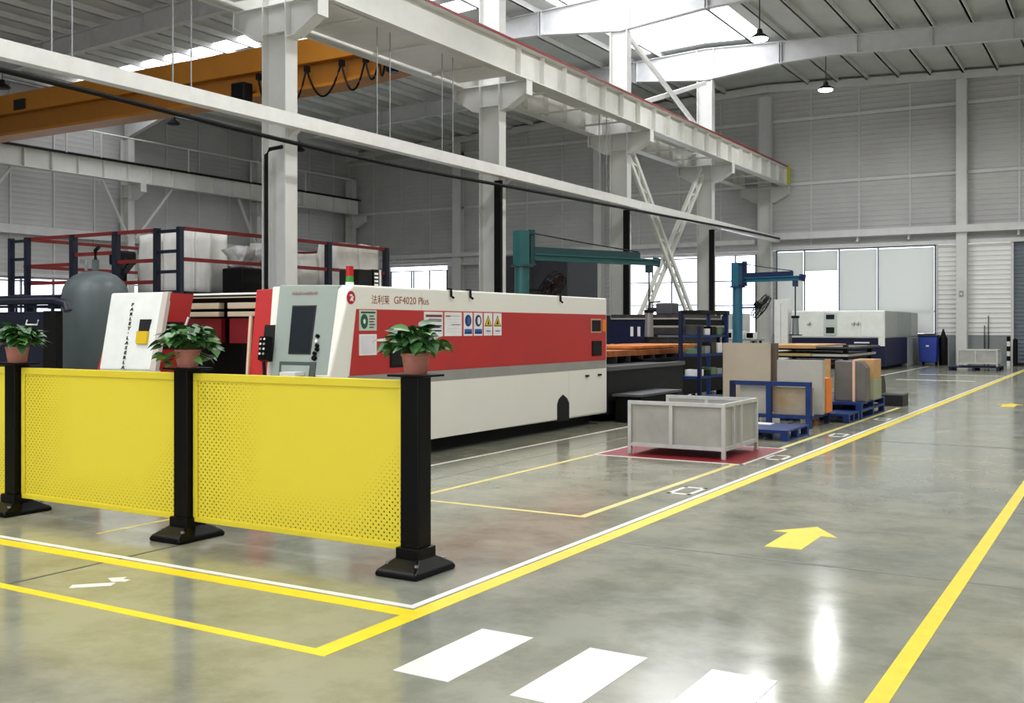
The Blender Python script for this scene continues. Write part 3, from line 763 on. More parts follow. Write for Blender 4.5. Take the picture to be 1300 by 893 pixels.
# console
def V(*a): return [Vector(p) for p in a]
cons = V((-7.67, 9.03, 2.07), (-8.57, 9.04, 2.09), (-8.36, 8.67, 1.04), (-7.52, 8.68, 1.06))
MB().slab(cons, .16, (0, 1, 0)).build('console', GRNGREY, t, bevel=.015)
MB().slab(V((-7.62, 8.9, .2), (-8.36, 8.9, .2), (-8.36, 8.67, 1.04), (-7.52, 8.68, 1.06)), .1, (0, 1, 0)).build('console_base', GRNGREY, t)
nrm = (Vector((0, -1, .347))).normalized()
def onc(pts, th, name, m, par, lift=.0):
    return MB().slab([Vector(p) + nrm * (th + lift) for p in pts], th, -nrm).build(name, m, par)
MB().slab([p + Vector((0, .05, 0)) for p in V((-8.72, 9.03, 2.07), (-8.56, 9.03, 2.07), (-8.35, 8.67, 1.04), (-8.47, 8.67, 1.04))], .25, (0, 1, 0)).build('console_edge', CREAM, t, bevel=.01)
sc = onc(V((-8.28, 8.95, 1.84), (-7.92, 8.95, 1.84), (-7.84, 8.76, 1.29), (-8.17, 8.76, 1.29)), .008, 'screen_bezel', INK, t)
onc(V((-8.268, 8.945, 1.825), (-7.935, 8.945, 1.825), (-7.86, 8.765, 1.305), (-8.165, 8.765, 1.305)), .003, 'display', SCREEN, sc, .008)
for i, (x, z, r) in enumerate(((-7.79, 1.49, .022), (-7.785, 1.435, .02), (-7.765, 1.385, .022), (-7.755, 1.345, .024), (-7.775, 1.30, .022), (-7.765, 1.25, .03))):
    y = 8.312 + .347 * z; c = Vector((x, y, z)); MB().tube(c, c + nrm * .03, r, 12).build('push_button', WHITEP if i == 1 else BLACK, t)
onc(V((-8.27, 8.735, 1.205), (-7.73, 8.735, 1.205), (-7.70, 8.66, 1.0), (-8.22, 8.66, 1.0)), .012, 'keyboard_recess', mat('recess_green_grey', '#3d4a44', .6), t)
onc(V((-8.22, 8.715, 1.165), (-7.80, 8.715, 1.165), (-7.78, 8.66, 1.0), (-8.18, 8.66, 1.0)), .004, 'keyboard_panel', GRNGREY, t, .012)
MB().box(-8.08, -7.85, 8.52, 8.70, 1.06, 1.10).build('paper_stack', PWHITE, t)
text('lettering', 'FARLEY LASERLAB', TXTR, t, Vector((-8.33, 8.99, 1.965)) + nrm * .004, (1, 0, 0), (0, .347, 1), .05, .001, squeeze=.95)
# pendant control
pd = onc(V((-8.58, 8.80, 1.46), (-8.43, 8.80, 1.47), (-8.38, 8.71, 1.20), (-8.52, 8.71, 1.20)), .06, 'control_pendant', BLACK, t, .02)
for i in range(4):
    for j in range(2):
        z = 1.43 - i * .055; c = Vector((-8.545 + j * .055 + i * .012, 8.30 + .347 * z, z)) + nrm * .08; MB().tube(c, c + nrm * .015, .014, 8).build('key', WHITEP if (i + j) % 2 else GRNGREY, pd)
MB().path([(-8.45, 8.66, 1.2), (-8.44, 8.66, 1.05), (-8.44, 8.7, .8)], .02, 6).build('pendant_cable', BLACKM, t)
# red inner cheek beside the console with its dark window
MB().slab([p + Vector((0, .06, 0)) for p in V((-8.98, 9.02, 2.04), (-8.6, 9.02, 2.05), (-8.40, 8.67, 1.04), (-8.75, 8.67, 1.03))], .3, (0, 1, 0)).build('red_cheek', RED, t, bevel=.01)
MB().slab(V((-8.75, 8.75, .2), (-8.36, 8.75, .2), (-8.36, 8.73, 1.04), (-8.75, 8.73, 1.03)), .3, (0, 1, 0)).build('red_cheek_base', RED, t)
MB().slab([p + Vector((0, .045, 0)) for p in V((-8.69, 8.88, 1.62), (-8.52, 8.87, 1.62), (-8.42, 8.73, 1.20), (-8.61, 8.73, 1.20))], .012, (0, 1, 0)).build('cheek_window', VOID, t)
MB().slab(V((-9.02, 9.0, 1.72), (-8.98, 9.0, 1.74), (-8.73, 8.69, 1.03), (-8.765, 8.69, 1.03)), .03, (0, 1, 0)).build('cheek_edge_strip', mat('pale_strip', '#d8b79a', .5), t)
# left cheek: white door panel with lettering and a yellow clip, red return
lf = MB().slab(V((-11.53, 9.02, 2.04), (-10.53, 9.02, 2.04), (-10.38, 8.68, 1.06), (-11.33, 8.68, 1.05)), .06, (0, 1, 0)).build('white_door_panel', TOOLW, t, bevel=.03, seg=3)
MB().slab(V((-10.53, 9.02, 2.04), (-10.46, 9.04, 2.045), (-10.30, 8.70, 1.06), (-10.38, 8.68, 1.06)), .06, (0, 1, 0)).build('door_edge', mat('door_edge_grey', '#c3b8ae', .5), t)
MB().slab(V((-11.33, 8.72, .2), (-10.30, 8.72, .2), (-10.30, 8.70, 1.06), (-11.33, 8.70, 1.06)), .08, (0, 1, 0)).build('lower_door_panel', TOOLW, t)
MB().prism([(9.08, 2.03), (9.44, 2.02), (9.2, 1.04), (9.2, .2), (8.8, .2), (8.75, 1.04)], 'x', -11.45, -10.44).build('red_return', RED, t)
MB().slab(V((-10.435, 8.98, 1.66), (-10.435, 9.26, 1.66), (-10.435, 9.20, 1.32), (-10.435, 8.87, 1.32)), .008, (1, 0, 0)).build('return_window', VOID, t)
MB().tube((-10.41, 9.22, 1.5), (-10.41, 9.32, 1.72), .015, 6).build('return_handle', WHITEP, t)
wn_ = onc(V((-10.80, 8.895, 1.69), (-10.59, 8.895, 1.69), (-10.585, 8.84, 1.54), (-10.765, 8.84, 1.54)), .01, 'door_window', VOID, t)
onc(V((-10.775, 8.84, 1.535), (-10.575, 8.84, 1.535), (-10.54, 8.79, 1.38), (-10.735, 8.79, 1.38)), .03, 'yellow_clip', mat('clip_yellow', '#d8b51a', .4), t)
ttl = 'FARLEY·LASERLAB'
for i, ch in enumerate(ttl):
    u = i / 13.6; x = -11.03 + .165 * u; z = 1.865 - .83 * u; y = 8.312 + .347 * z
    text('letter', ch, INK, lf, Vector((x, y, z)) + nrm * .006, (1, 0, 0), (0, .347, 1), .056, .001, 'CENTER', 1.5, .0028)
# gantry seen in the opening
box('cavity_shade_back', VOID, t, -11.5, -8.65, 10.33, 10.39, .2, 2.04)  # black sheet stands for the unlit cavity behind the gantry
box('gantry_top', BEIGE, t, -11.5, -8.7, 9.98, 10.1, 1.985, 2.0)
box('gantry_beam', BLACKM, t, -11.5, -8.7, 10.1, 10.33, 1.86, 1.985)
for x0, x1 in ((-11.3, -10.56), (-10.40, -9.7), (-9.55, -8.9)):
    for z0, z1 in ((1.84, 1.92), (1.735, 1.80)): box('gantry_bar', BEIGE, t, x0, x1, 9.98, 10.08, z0, z1, .006)
    box('gantry_panel', DRED, t, x0, x1, 10.02, 10.1, 1.38, 1.71)
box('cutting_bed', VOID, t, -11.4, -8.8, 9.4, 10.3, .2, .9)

# things fixed on the roof of the machine
sl = MB().tube((-8.0, 9.62, 2.07), (-8.0, 9.62, 2.13), .05, 12).build('stack_light', WHITEP, t)
MB().tube((-8.0, 9.62, 2.13), (-8.0, 9.62, 2.2), .045, 14).build('green_lens', GRN, sl); MB().tube((-8.0, 9.62, 2.2), (-8.0, 9.62, 2.32), .045, 14).build('red_lens', LREDP, sl)
box('filter_box', BLACKM, t, -8.25, -7.95, 9.72, 9.98, 2.07, 2.29, .01)
fb = box('breaker_box', BLACKM, t, -8.1, -7.97, 10.03, 10.14, 2.07, 2.3)
for i in range(4): MB().box(-7.97, -7.965, 10.05, 10.12, 2.1 + i * .045, 2.125 + i * .045).build('label_strip', PWHITE, fb)
MB().tube((-8.0, 10.2, 2.07), (-8.0, 10.2, 2.3), .012, 6).build('pipe', WHITEP, t)

# ------------------------------------------------------------------ barrier posts, perforated panels, potted plants
def post(x, label):
    y = 5.5; t = thing('barrier_post', label, 'post', (x, y, 0), 'black barrier posts')
    MB().box(x - .072, x + .072, y - .072, y + .072, .1, 1.275).build('shaft', BLACK, t, bevel=.006)
    MB().box(x - .095, x + .095, y - .095, y + .095, .09, .17).build('collar', BLACK, t, bevel=.008)
    b = MB(); r = [(.165, .225, 0), (.165, .225, .035), (.15, .205, .05), (.1, .11, .1), (.09, .09, .105)]
    v = []
    for a, c, z in r: v += [(x - a, y - c, z), (x + a, y - c, z), (x + a, y + c, z), (x - a, y + c, z)]
    f = [(4 * i + k, 4 * i + (k + 1) % 4, 4 * i + 4 + (k + 1) % 4, 4 * i + 4 + k) for i in range(4) for k in range(4)] + [(3, 2, 1, 0), (16, 17, 18, 19)]
    b.add(v, f).build('base', BLACK, t, bevel=.014, seg=3)
    for sx, sy in ((-1, -1), (1, -1), (1, 1), (-1, 1)): MB().tube((x + sx * .115, y + sy * .15, .06), (x + sx * .115, y + sy * .15, .085), .014, 8).build('anchor_bolt', MESHG, t)
    MB().box(x - .145, x + .145, y - .12, y + .12, 1.275, 1.292).build('top_plate', BLACK, t, bevel=.004)
post(-4.02, 'nearest black barrier post with its whole base in view, at the fence end')
post(-6.15, 'middle black barrier post between the two full yellow panels')
post(-8.25, 'black barrier post at the left edge of the photo')
def panel(x0, x1, label):
    y = 5.5; t = thing('perforated_barrier', label, 'barrier', ((x0 + x1) / 2, y, .13), 'yellow perforated barrier panels')
    f = MB(); z0, z1 = .135, 1.25
    for nm, a in (('frame_rail', (x0, x1, y - .022, y + .022, z1 - .055, z1)), ('frame_rail', (x0, x1, y - .022, y + .022, z0, z0 + .04)), ('frame_stile', (x0, x0 + .045, y - .022, y + .022, z0 + .04, z1 - .055)), ('frame_stile', (x1 - .02, x1, y - .022, y + .022, z0 + .04, z1 - .055))):
        MB().box(*a).build(nm, YEL, t, bevel=.004)
    MB().box(x0 + .045, x1 - .02, y - .008, y - .005, z0 + .04, z1 - .055).build('perforated_sheet', perf_mat(x0, x1), t)
    MB().box(x0 + .045, x1 - .02, y + .004, y + .007, z0 + .04, z1 - .055).build('dark_back_sheet', mat('panel_inside_shade', '#6e6412', .6), t)  # added sheet, coloured dark as the unlit gap behind the holes
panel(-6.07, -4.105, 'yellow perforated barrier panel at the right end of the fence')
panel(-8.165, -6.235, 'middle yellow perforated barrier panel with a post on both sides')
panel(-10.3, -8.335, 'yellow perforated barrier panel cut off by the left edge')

def leaf_mesh(m, seed):
    random.seed(seed); L, W = 1.0, .84
    prof = [(0, .0), (-.06, .2), (.05, .42), (.3, .5), (.6, .36), (.85, .14), (1.0, 0)]
    v = []; f = []
    for x, wd in prof[1:-1]:
        dz = -.25 * x * x
        v += [(x, -wd * W, dz + .1 * wd), (x, 0, dz - .02), (x, wd * W, dz + .1 * wd)]
    n = len(prof) - 2
    for i in range(n - 1):
        a = 3 * i; f += [(a, a + 1, a + 4, a + 3), (a + 1, a + 2, a + 5, a + 4)]
    v.append((1.02, 0, -.28)); tip = len(v) - 1; a = 3 * (n - 1); f += [(a, a + 1, tip), (a + 1, a + 2, tip)]
    me = bpy.data.meshes.new('leaf'); me.from_pydata(v, [], f); me.update(); me.polygons.foreach_set('use_smooth', [True] * len(me.polygons)); me.materials.append(m)
    return me
LM1, LM2 = leaf_mesh(LEAF, 1), leaf_mesh(LEAF2, 2)
def plant(x, y, z, label, seed, wide=1.0, n=130):
    t = thing('potted_plant', label, 'plant', (x, y, z), 'potted plants on the barrier posts')
    MB().lathe((x, y, z), [(.072, 0), (.076, .01), (.092, .115), (.098, .118), (.098, .135), (.09, .135), (.086, .12)], 24).build('pot', POT, t, smooth=True)
    MB().lathe((x, y, z), [(.001, .118), (.087, .118), (.087, .122), (.001, .124)], 16).build('soil', SOIL, t)
    r = random.Random(seed); st = MB()
    for i in range(n):
        a = r.uniform(0, 2 * math.pi); e = r.random()
        rad = (.02 + .165 * e ** .8) * wide; h = .12 + .2 * (1 - e * e * .6) * r.uniform(.35, 1.0)
        if i % 9 == 0 and wide > 1: rad = .15 * wide; h = r.uniform(.04, .1)
        p = Vector((x + rad * math.cos(a), y + rad * math.sin(a), z + h))
        st.path([(x + .03 * math.cos(a), y + .03 * math.sin(a), z + .12), (x + rad * .5 * math.cos(a), y + rad * .5 * math.sin(a), z + .13 + (h - .13) * .75 + .02), tuple(p)], .0028, 4)
        me = LM1 if r.random() < .72 else LM2
        o = bpy.data.objects.new('leaf', me); COL.objects.link(o)
        s = r.uniform(.07, .12)
        rot = Matrix.Rotation(a + r.uniform(-.7, .7), 4, 'Z') @ Matrix.Rotation(r.uniform(-.5, .7), 4, 'Y') @ Matrix.Rotation(r.uniform(-.5, .5), 4, 'X')
        o.matrix_world = Matrix.Translation(p) @ rot @ Matrix.Scale(s, 4)
        attach(o, t)
    st.build('stems', STEM, t)
plant(-4.02, 5.5, 1.292, 'leafy potted plant on the nearest barrier post, before the red machine side', 3, .95)
plant(-6.15, 5.5, 1.292, 'widest trailing potted plant, on the middle barrier post', 5, 1.12, 145)
plant(-8.25, 5.5, 1.292, 'leafy potted plant at the left edge, on the leftmost barrier post', 9, .98)

# ------------------------------------------------------------------ grey tank, navy cabinet
t = thing('air_tank', 'tall grey cylindrical air receiver tank with domed top', 'tank', (-15.75, 12.0, 0))
MB().lathe((-15.75, 12.0, 0), [(.3, .25), (.5, .38), (.56, .52), (.57, 2.0), (.562, 2.15), (.535, 2.28), (.47, 2.4), (.36, 2.5), (.2, 2.57), (.02, 2.59)], 40).build('shell', TANKG, t, smooth=True)
for k in range(3):
    a = 2.1 * k; MB().box(-15.75 + .42 * math.cos(a) - .05, -15.75 + .42 * math.cos(a) + .05, 12 + .42 * math.sin(a) - .05, 12 + .42 * math.sin(a) + .05, 0, .45).build('leg', TANKG, t)
MB().tube((-15.75, 12, 2.6), (-15.75, 12, 2.78), .06, 10).build('top_flange', TANKG, t)
MB().path([(-15.75, 12, 2.78), (-15.75, 12, 2.95), (-15.6, 11.95, 3.0)], .035, 8).build('safety_valve', BLACKM, t)
MB().path([(-16.0, 12.0, 2.6), (-16.0, 12.0, 2.75), (-16.4, 12.2, 2.8)], .03, 8).build('pipe', MESHG, t)
MB().tube((-16.1, 11.6, 2.0), (-16.25, 11.42, 2.0), .09, 12).build('inlet_nozzle', BLACKM, t)

t = thing('navy_cabinet', 'dark navy machine cabinet with pipe rails on top at the left edge', 'cabinet', (-14.2, 9.8, 0))
box('upper_body', DNAVY, t, -16.6, -13.62, 9.5, 9.7, 1.55, 1.82, .01)
box('white_strip', mat('strip_pale', '#c9d0c6', .4), t, -16.6, -13.62, 9.5, 9.7, 1.46, 1.55)
box('lower_body', DNAVY, t, -16.6, -13.62, 9.53, 9.7, 0, 1.46)
box('side_pillar', BLACKM, t, -13.62, -13.32, 9.48, 9.6, 0, 1.83, .01)
for z in (1.9, 2.05): MB().tube((-16.6, 9.62, z), (-13.4, 9.62, z), .02, 8).build('pipe_rail', DNAVY, t)
MB().path([(-15.0, 9.6, 1.98), (-13.5, 9.6, 1.98), (-13.25, 9.6, 1.93), (-13.2, 9.6, 1.83)], .06, 10).build('hose', DNAVY, t, smooth=True)
for x in (-14.9, -14.45, -14.0, -13.6): MB().tube((x, 9.62, 1.8), (x, 9.62, 2.07), .02, 8).build('rail_post', DNAVY, t)
MB().path([(-13.98, 9.48, 1.7), (-13.98, 9.46, 1.63), (-13.72, 9.46, 1.63), (-13.72, 9.48, 1.7)], .012, 6).build('handle', WHITEP, t)

# ------------------------------------------------------------------ platform with red rails behind the machine, and its load
t = thing('equipment_platform', 'raised platform with red handrails, navy posts and two ladders', 'platform', (-17.6, 16.5, 0))
box('deck', CHAR, t, -20.0, -15.15, 13.5, 19.65, 2.14, 2.26)
for x in (-19.9, -17.6, -15.3):
    for y in (13.6, 16.6, 19.5): box('leg', DNAVY, t, x - .07, x + .07, y - .07, y + .07, 0, 2.14)
for x, y in ((-18.4, 13.5), (-17.1, 13.5), (-15.2, 17.55), (-15.2, 19.6), (-18.4, 19.6), (-20, 16.5), (-17.0, 19.6), (-20, 19.6)): box('post', DNAVY, t, x - .06, x + .06, y - .06, y + .06, 2.26, 3.46)
def rail(a, b): MB().bar(a, b, .05, .07).build('handrail', REDR, t)
for z in (3.43, 2.86):
    rail((-15.2, 13.5, z), (-15.2, 19.6, z))
    for a, b in ((-20.0, -18.4), (-17.1, -15.85)): rail((a, 13.5, z), (b, 13.5, z))
    rail((-18.4, 13.5, z if z > 3 else 3.05), (-17.1, 13.5, z if z > 3 else 3.05))
    rail((-20, 13.5, z), (-20, 19.6, z)); rail((-20, 19.6, z), (-15.2, 19.6, z))
rail((-17.1, 13.5, 2.45), (-15.85, 13.5, 2.45)); rail((-20, 13.5, 2.5), (-18.4, 13.5, 2.5))
for x0, x1 in ((-15.85, -15.22), (-20.35, -19.8)):
    for x in (x0, x1): MB().box(x - .05, x + .05, 13.38, 13.48, 0, 3.46).build('ladder_stile', DNAVY, t)
    for i in range(9): MB().bar((x0, 13.43, .35 + .38 * i), (x1, 13.43, .35 + .38 * i), .05, .06).build('ladder_rung', DNAVY, t)
def sack(x0, x1, y0, y1, z0, z1, label, m=BAG, wob=.05, name='bulk_sack', cat='sack', group='white sacks on the platform', seed=1):
    nx, ny, nz = 8, 8, 8; mb = MB(); r = random.Random(seed)
    import bmesh
    bm = bmesh.new(); bmesh.ops.create_cube(bm, size=1); bmesh.ops.subdivide_edges(bm, edges=bm.edges, cuts=6, use_grid_fill=True)
    for v in bm.verts:
        c = v.co.copy(); q = noise.noise(c * 3 + Vector((seed * 3.1, 0, 0)))
        k = 1 - .10 * (max(abs(c.x), abs(c.y)) > .45) * (abs(c.z) ** 2 * 2.2)
        v.co = Vector(((x0 + x1) / 2 + c.x * (x1 - x0) * k + q * wob, (y0 + y1) / 2 + c.y * (y1 - y0) * k + noise.noise(c * 3 + Vector((0, seed, 5))) * wob, max(z0, (z0 + z1) / 2 + c.z * (z1 - z0) + q * wob * .6 * (c.z > .3))))
    me = bpy.data.meshes.new(name); bm.to_mesh(me); bm.free(); me.polygons.foreach_set('use_smooth', [True] * len(me.polygons)); me.materials.append(m)
    o = bpy.data.objects.new(name, me); COL.objects.link(o)
    return tag(o, label, cat, group)
ZD = 2.26
sack(-18.65, -18.02, 15.3, 15.75, ZD, 3.6, 'narrow white sack on the platform, left of the ladder', seed=2)
sack(-17.98, -17.52, 15.4, 15.8, ZD, 3.62, 'white sack on the platform seen between the ladder rungs', seed=3, wob=.03)
sack(-17.5, -17.08, 15.45, 15.85, ZD, 3.66, 'slim white sack right of the ladder on the platform', seed=4, wob=.03)
sack(-17.06, -16.62, 15.45, 15.95, ZD, 3.6, 'broad tall white sack right of the ladder, beside the black crate', seed=5)
sack(-16.0, -15.32, 18.8, 19.5, ZD, 3.5, 'tall white sack on the platform corner above the red emblem', seed=6)
sack(-16.0, -15.35, 18.08, 18.78, ZD, 3.48, 'tall white sack next to the corner sack, behind the stack light', seed=7)
sack(-16.2, -15.75, 17.3, 17.85, ZD, 3.22, 'short white sack next to the first white column', seed=8, wob=.03)
sack(-16.2, -15.7, 17.88, 18.04, ZD, 3.25, 'thin white sack between the short sack and the tall ones', seed=12, wob=.02)
tag(box('black_crate', BLACKM, None, -16.1, -15.5, 15.3, 15.85, ZD, 2.8, .03), 'black plastic crate on the platform left of the first column', 'crate')
sack(-16.05, -15.52, 15.35, 15.82, 2.8, 3.22, 'crumpled bundle in clear stretch wrap on the black crate', WRAP, .12, 'wrapped_bundle', 'bundle', None, 9)
sack(-15.95, -15.5, 15.9, 16.35, ZD, 3.34, 'translucent wrapped box behind the black crate', WRAP, .03, 'wrapped_box', 'box', None, 10)
t = thing('pump_head', 'black pump with hose behind the rails above the tank', 'pump', (-18.6, 14.6, ZD))
MB().box(-18.62, -18.2, 14.5, 14.9, 2.9, 3.2).build('motor', BLACKM, t, bevel=.05)
MB().tube((-18.4, 14.7, ZD), (-18.4, 14.7, 2.9), .08, 10).build('stand', BLACKM, t)
MB().path([(-18.2, 14.6, 3.0), (-17.95, 14.3, 2.8), (-18.1, 14.2, 2.4), (-18.35, 14.1, 2.27)], .05, 8).build('hose', BLACKM, t, smooth=True)
MB().path([(-18.0, 14.6, 2.9), (-17.85, 14.3, 2.7), (-17.95, 14.2, 2.35), (-18.1, 14.1, 2.27)], .05, 8).build('hose', BLACKM, t, smooth=True)

# ------------------------------------------------------------------ jib cranes with fans
def fan(parent, c, nrmv, r=.36):
    c = Vector(c); n = Vector(nrmv).normalized()
    u = Vector((0, 0, 1)) if abs(n.z) < .9 else Vector((1, 0, 0)); e = n.cross(u).normalized(); g = n.cross(e)
    cg = MB()
    for off, rr in ((-.09, r), (.09, r), (0, r * 1.03), (.13, r * .55), (-.13, r * .55)):
        cg.path([c + n * off + (e * math.cos(t) + g * math.sin(t)) * rr for t in [2 * math.pi * k / 24 for k in range(25)]], .012, 5)
    for k in range(16):
        t = 2 * math.pi * k / 16; q = e * math.cos(t) + g * math.sin(t)
        cg.path([c + n * .15 + q * .06, c + n * .13 + q * r * .55, c + n * .09 + q * r, c - n * .09 + q * r, c - n * .13 + q * r * .55], .006, 4)
    f = cg.build('fan_cage', BLACKM, parent)
    MB().tube(c - n * .22, c + n * .02, .09, 12).build('fan_motor', BLACKM, f)
    for k in range(3):
        t = 2 * math.pi * k / 3; q = e * math.cos(t) + g * math.sin(t); q2 = n.cross(q)
        MB().slab([c + q * .05 - q2 * .05, c + q * r * .92 - q2 * .14 + n * .03, c + q * r * .92 + q2 * .14 - n * .03, c + q * .05 + q2 * .05], .012).build('fan_blade', CHAR, f)
def jib(base, tip, z, label, m, mtop, r=.16):
    bx, by = base; t = thing('jib_crane', label, 'crane', (bx, by, 0))
    MB().box(bx - .3, bx + .3, by - .3, by + .3, 0, .03).build('base_plate', m, t)
    MB().tube((bx, by, .03), (bx, by, z - .02), r, 20).build('post', m, t, smooth=True)
    MB().tube((bx, by, z - .04), (bx, by, z), r + .08, 20).build('collar', mtop, t)
    d = Vector((tip[0] - bx, tip[1] - by, 0)); L = d.length; d.normalize(); s = Vector((-d.y, d.x, 0)); b = Vector((bx, by, 0))
    MB().bar(b + Vector((0, 0, z)) - d * .02, b + Vector((0, 0, z + .75)) - d * .02, .26, .26, s).build('mast', m, t)
    MB().bar(b + Vector((0, 0, z)) + d * .26, b + Vector((0, 0, z + .78)) + d * .26, .12, .1, s).build('pivot', mtop, t)
    for zz in (z + .02, z + .7): MB().bar(b + Vector((0, 0, zz)), b + d * .32 + Vector((0, 0, zz)), .2, .03).build('pivot_plate', mtop, t)
    for side_ in (-1, 1):
        pass
    a0 = b + d * .3
    MB().bar(a0 + Vector((0, 0, z + .33)), b + d * (L * .86) + Vector((0, 0, z + .33)), .12, .16).build('tie_beam', mtop, t)
    MB().bar(a0 + Vector((0, 0, z + .13)), b + d * L + Vector((0, 0, z + .13)), .16, .03).bar(a0 + Vector((0, 0, z + .25)), b + d * L + Vector((0, 0, z + .25)), .16, .03).bar(a0 + Vector((0, 0, z + .19)), b + d * L + Vector((0, 0, z + .19)), .05, .12).build('arm', m, t)
    MB().bar(b + d * L + Vector((0, 0, z + .1)), b + d * (L + .03) + Vector((0, 0, z + .3)), .2, .06, s).build('end_stop', mtop, t)
    MB().path([b + Vector((0, 0, z + .74)), b + d * (L * .45) + Vector((0, 0, z + .56)), b + d * (L * .86) + Vector((0, 0, z + .42))], .015, 6).build('stay_cable', CHAR, t)
    h = b + d * (L - .22)
    MB().box(h.x - .07, h.x + .07, h.y - .07, h.y + .07, z - .06, z + .12).build('trolley', mtop, t)
    MB().tube((h.x, h.y, z - .05), (h.x, h.y, z - .95), .02, 8).build('hoist_chain', CHAR, t)
    MB().tube((h.x, h.y, z - .95), (h.x, h.y, z - 1.02), .12, 14).build('lifter_cap', BLACKM, t)
    MB().tube((h.x, h.y, z - 1.02), (h.x, h.y, 1.36), .09, 14, .11).build('lifter_tube', MESHG, t, smooth=True)
    MB().tube((h.x, h.y, 1.33), (h.x, h.y, 1.36), .2, 14).build('suction_foot', CHAR, t)
    return t
j1 = jib((-11.5, 19.65), (-9.85, 23.2), 2.95, 'dark teal jib crane with double arm beside the second white column', TEAL, mat('dark_teal', '#123e42', .45))
MB().bar((-11.4, 19.75, 2.4), (-11.2, 20.1, 2.4), .05, .05).build('fan_bracket', BLACKM, j1); fan(j1, (-11.15, 20.4, 2.5), (.75, .0, -.5))
j2 = jib((-10.8, 32.0), (-8.6, 31.4), 2.88, 'blue green jib crane with navy arm in front of the far windows', TEALB, mat('jib_navy', '#17264e', .45), .155)
MB().bar((-10.7, 32.0, 2.2), (-10.1, 31.9, 2.2), .05, .05).build('fan_bracket', BLACKM, j2); fan(j2, (-9.95, 31.7, 2.22), (.78, .1, -.55), .4)

# dark enclosure behind the green jib, and the stuff around it
t = thing('dark_enclosure', 'tall charcoal enclosure standing behind the green jib crane', 'enclosure', (-15.3, 28, 0))
box('body', mat('enclosure_charcoal', '#2b2d33', .5), t, -16.6, -14.25, 27.0, 29.0, 0, 3.75, .02)
box('door_leaf', mat('enclosure_charcoal', '#2b2d33', .5), t, -16.5, -15.45, 26.98, 27.0, .1, 3.6); box('door_leaf', MATS['enclosure_charcoal'], t, -15.42, -14.35, 26.98, 27.0, .1, 3.6)

# shuttle tables behind the laser cutter
t = thing('shuttle_table', 'low black shuttle table running on from the red machine', 'machine', (-9.4, 18, 0))
box('frame', CHAR, t, -11.2, -7.55, 15.75, 19.1, .12, .9, .01)
box('top_rail', mat('table_rail_grey', '#5a5d5e', .4), t, -7.62, -7.5, 15.7, 19.1, .86, .93)
box('bed', BLACKM, t, -11.2, -8.35, 19.1, 24.6, .12, .95)
for x in (-11, -8.0):
    for y in (16.2, 18.7): box('foot', CHAR, t, x - .1, x + .1, y - .1, y + .1, 0, .12)
for x in (-11, -8.6): box('foot', CHAR, t, x - .1, x + .1, 24.2, 24.4, 0, .12)
for i in range(14): box('support_slat', STEELD, t, -11.1, -8.4, 16.1 + i * .6, 16.13 + i * .6, .9, 1.03)
t = thing('low_bench', 'low dark grey steel bench in front of the black shuttle table', 'bench', (-7.2, 16.6, 0))
box('top', mat('bench_top_grey', '#4d5154', .4), t, -7.48, -6.95, 15.75, 17.55, .44, .48, .005)
box('body', BLACKM, t, -7.46, -7.0, 15.85, 17.5, 0.0, .44)
def plate(name, m, x0, x1, y0, y1, z0, z1, label, cat='sheet', group=None): return tag(box(name, m, None, x0, x1, y0, y1, z0, z1), label, cat, group)
plate('steel_plate', RUST, -10.8, -8.45, 17.6, 20.9, 1.03, 1.14, 'thick rusty orange plate stack lying under the lifting tube, nearer half', 'plate')
plate('steel_plate', RUST, -10.7, -8.5, 20.95, 24.3, 1.03, 1.16, 'thick rusty orange plate stack lying on the black table, farther half', 'plate')
plate('steel_plate', mat('bright_orange_plate', '#d8832f', .6, scale=4, col2='#a85a24'), -10.0, -8.5, 19.0, 22.6, 1.16, 1.21, 'bright orange plate on top of the rusty plates', 'plate')
# dark sheet storage behind (stacked sheets on a rack)
t = thing('sheet_rack', 'dark navy sheet rack with shelves behind the orange plates', 'rack', (-11, 26.5, 0))
for x in (-12.0, -9.9):
    for y in (25.0, 28.2): box('upright', DNAVY, t, x - .06, x + .06, y - .06, y + .06, 0, 1.9)
for z in (.6, 1.1, 1.42): box('shelf', DNAVY, t, -12.0, -9.9, 25.0, 28.2, z - .04, z)
box('front_panel', NAVY, t, -11.95, -10.9, 24.93, 24.97, 1.15, 1.75)
for x in (-11.3, -11.1): box('label_plate', PWHITE, t, x, x + .08, 24.92, 24.93, 1.35, 1.6)
for i, (z, h, m, n) in enumerate(((1.42, .16, STEELD, 'lowest of the dark sheet packs on top of the navy rack'), (1.58, .05, GREYB, 'pale sheet in the middle of the pile on the navy rack'), (1.63, .16, BLACKM, 'black sheet pack high on the navy rack'), (1.79, .04, GREYB, 'pale sheet lying over the black pack on the navy rack'), (1.83, .09, STEELD, 'uppermost dark sheet of the pile on the navy rack'), (.6, .25, STEELD, 'dark sheet pack on the lower shelf of the navy rack'), (1.1, .2, STEELD, 'dark sheet pack on the middle shelf of the navy rack'))):
    plate('metal_sheet', m, -12.1 + .04 * i, -9.8 - .05 * i, 25.1, 28.1, z, z + h, n, 'sheet', 'sheets on the navy rack')
t = thing('tall_trolley', 'black trolley frame with a flat top near the cross brace', 'trolley', (-10.9, 29.4, 0))
box('top', BLACKM, t, -11.5, -10.3, 29.0, 29.8, 1.95, 2.07)
for x in (-11.4, -10.4):
    for y in (29.1, 29.7): box('leg', BLACKM, t, x - .05, x + .05, y - .05, y + .05, 0, 1.95)
box('cross_shelf', BLACKM, t, -11.5, -10.3, 29.0, 29.8, .9, .96)
t = thing('motor_unit', 'grey motor unit on top of the dark sheets', 'machine', (-11, 25.6, 1.92))
